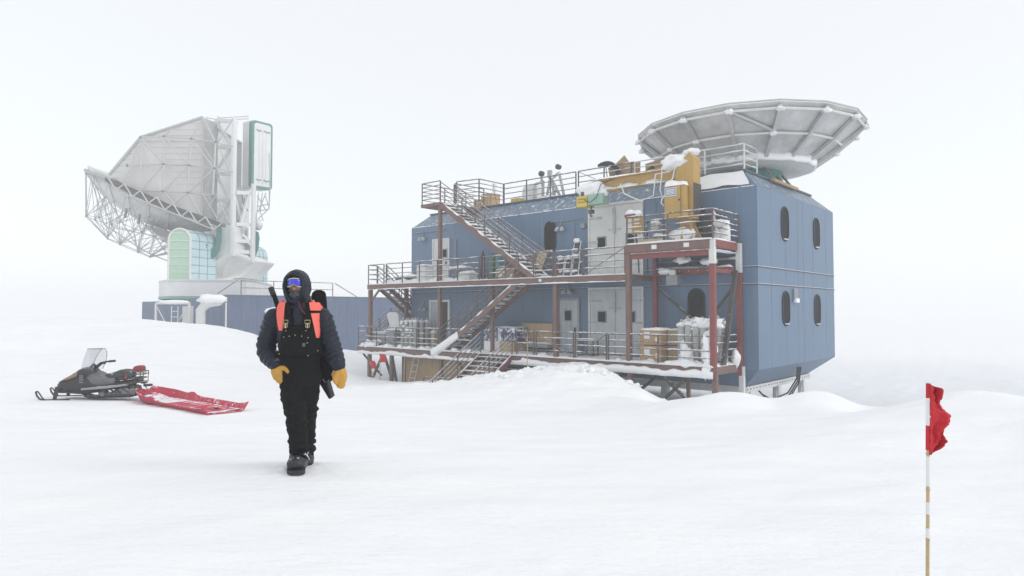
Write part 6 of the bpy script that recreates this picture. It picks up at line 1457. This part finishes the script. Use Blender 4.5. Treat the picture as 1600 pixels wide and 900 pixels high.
# mittens with a thumb leaving the side of the palm
def mitten(w0, tip, th, thr, flat=.72):
    m = MB('W'); w0, tip = Vector(w0), Vector(tip); limb(m, [w0, w0.lerp(tip, .35), w0.lerp(tip, .7), tip], [.046, .064, .066, .042], flat, 18, 6)
    limb(m, [w0.lerp(tip, .28)]+[Vector(t_) for t_ in th], [.026, .026, .024, .019][:1+len(th)], .85, 12, 6)
    mt_ = remesh(m, 'mitten', M['leather'], person, .006, 2, wr(24, .005, 60, .002, w0.x*9)); return mt_
mR = mitten(Pp(432, 570, -.06), Pp(439, 594, -.085), [Pp(443, 575, -.10), Pp(447.5, 578, -.12), Pp(449.5, 581, -.125)], .02)
mL = mitten(Pp(529, 572, -.04), Pp(533, 601, -.06), [Pp(525.5, 586, -.09), Pp(523.5, 594, -.10), Pp(525, 599, -.10)], .02)
for mt_, c_ in ((mR, Pp(431, 569, -.055)), (mL, Pp(528.5, 573, -.035))):
    g = MB('W'); limb(g, [c_+Vector((0, .01, .02)), c_+Vector((.006, -.005, -.012))], [.062, .058], .9); remesh(g, 'cuff', M['cuff'] if mt_ is mR else M['jacket'], mt_, .006, 1)
# boots
def boot(ank, toe, name_seed, heel=0.):
    m = MB('W'); ank, toe = Vector(ank), Vector(toe); d_ = (toe-ank); 
    limb(m, [ank+Vector((0, 0, .07)), ank, ank+Vector((0, .01, -.05))], [.08, .084, .082], 1.05, 16, 6)
    limb(m, [ank+Vector((0, .03, -.052)), ank.lerp(toe, .45)+Vector((0, 0, -.012)), toe+Vector((0, .02, .018))], [.082, .086, .084], .74, 18, 8)
    o_ = remesh(m, 'boot', M['boot'], person, .0065, 2, wr(20, .005)); return o_
bR = boot(Pp(468, 714, 0), Pp(463, 727.5, -.20), 1); bL = boot(Pp(478, 708, .33), Pp(477.5, 723, .17), 2)
m = MB('W'); rings = []
for k in range(9):
    f = k/8; y = .07-.35*f; w_ = [.045, .06, .062, .058, .062, .072, .076, .066, .035][k]; x = Pp(468-5.0*f, 0, y).x
    w_ *= 1.12; rings.append([(x-w_, y, .012), (x+w_, y, .012), (x+w_*1.03, y, .05), (x-w_*1.03, y, .05)])
m.loft(rings); m.build('sole', M['gasket'], bR)
m = MB('W').tube([Pp(478, 707, -.10), Pp(483, 713, -.09), Pp(487, 722, -.06)], .006, 6).tube([Pp(475, 709, -.12), Pp(481, 710, -.11), Pp(484, 705, -.08)], .005, 6).tube([Pp(459, 716, -.17), Pp(468, 713, -.18), Pp(475, 716, -.15)], .006, 6); m.build('boot_lace', M['navytarp'], bR)
# carried pack: coral harness, instrument case and pole
pk = thing('backpack', 'black pack with coral shoulder straps worn on the walker', 'backpack', (-2.045, 6.34, pz_+.012))
def onback(rows_, name, mt, off, th): return patch(rows_, name, mt, off, th, pk)
st1 = onback(rows((472.5, 436, 446), (480, 431.5, 445), (492, 430.5, 444), (505, 432.5, 442.5), (517, 435.5, 441)), 'strap', M['coral'], .012, .02)
st2 = onback(rows((472.5, 482, 493), (480, 483, 495.5), (492, 485, 496), (508, 488, 495), (529, 491.5, 494)), 'strap', M['coral'], .012, .02)
onback(rows((485.6, 483, 497), (489.5, 483.5, 497)), 'strap_band', M['nylon'], .034, .004)
m = MB('W'); 
for px in (440, 488): m.tube([Pp(px, 478, -.085), Pp(px, 472.5, -.02), Pp(px, 471.5, .06), Pp(px, 478, .18)], .019, 8)
m.build('strap_top', M['coral'], pk, True)
g = MB('W'); trunk(g, [(.01, .25, Pp(0, 585).z, .13, .07), (.01, .25, Pp(0, 530).z, .15, .08), (.01, .25, Pp(0, 485).z, .13, .07)]); remesh(g, 'pack_body', M['nylon'], pk, .01, 2)
cs = thing('instrument_case', 'tall round topped black case slung behind the walker shoulder', 'case', (-2.045, 6.34, pz_+.012))
g = MB('W'); limb(g, [Pp(497, 464, .30), Pp(501, 490, .30), Pp(508, 530, .26), Pp(511, 560, .22), Pp(511, 583, .2)], [.078, .070, .085, .105, .10], .6, 18, 8)
remesh(g, 'case_body', M['nylon'], cs, .008, 2, wr(14, .006))
MB('W').tube([Pp(508, 588, .16), Pp(505, 594, .15), Pp(509, 598, .15), Pp(513, 596, .15)], .007, 6).tube([Pp(514, 594, .15), Pp(511, 599, .15), Pp(516, 600, .15)], .006, 6).build('buckle', M['greysteel'], cs)
po = thing('carried_pole', 'black padded pole carried diagonally across the walker back', 'pole', (-2.045, 6.34, pz_+.012))
MB('W').tube([Pp(422.5, 451, .42), Pp(424, 453, .418), Pp(437, 490, .36), Pp(518, 621, .12)], [.016, .022, .026, .026], 12).build('shaft', M['nylon'], po, True)
MB('W').tube([Pp(421.8, 450, .421), Pp(426.5, 462, .40)], .029, 12).build('grip', M['gasket'], po, True)
MB('W').tube([Pp(512, 597, .13), Pp(519, 620, .11)], .030, 4).build('foot', M['gasket'], po)
# disturbed snow at the boots
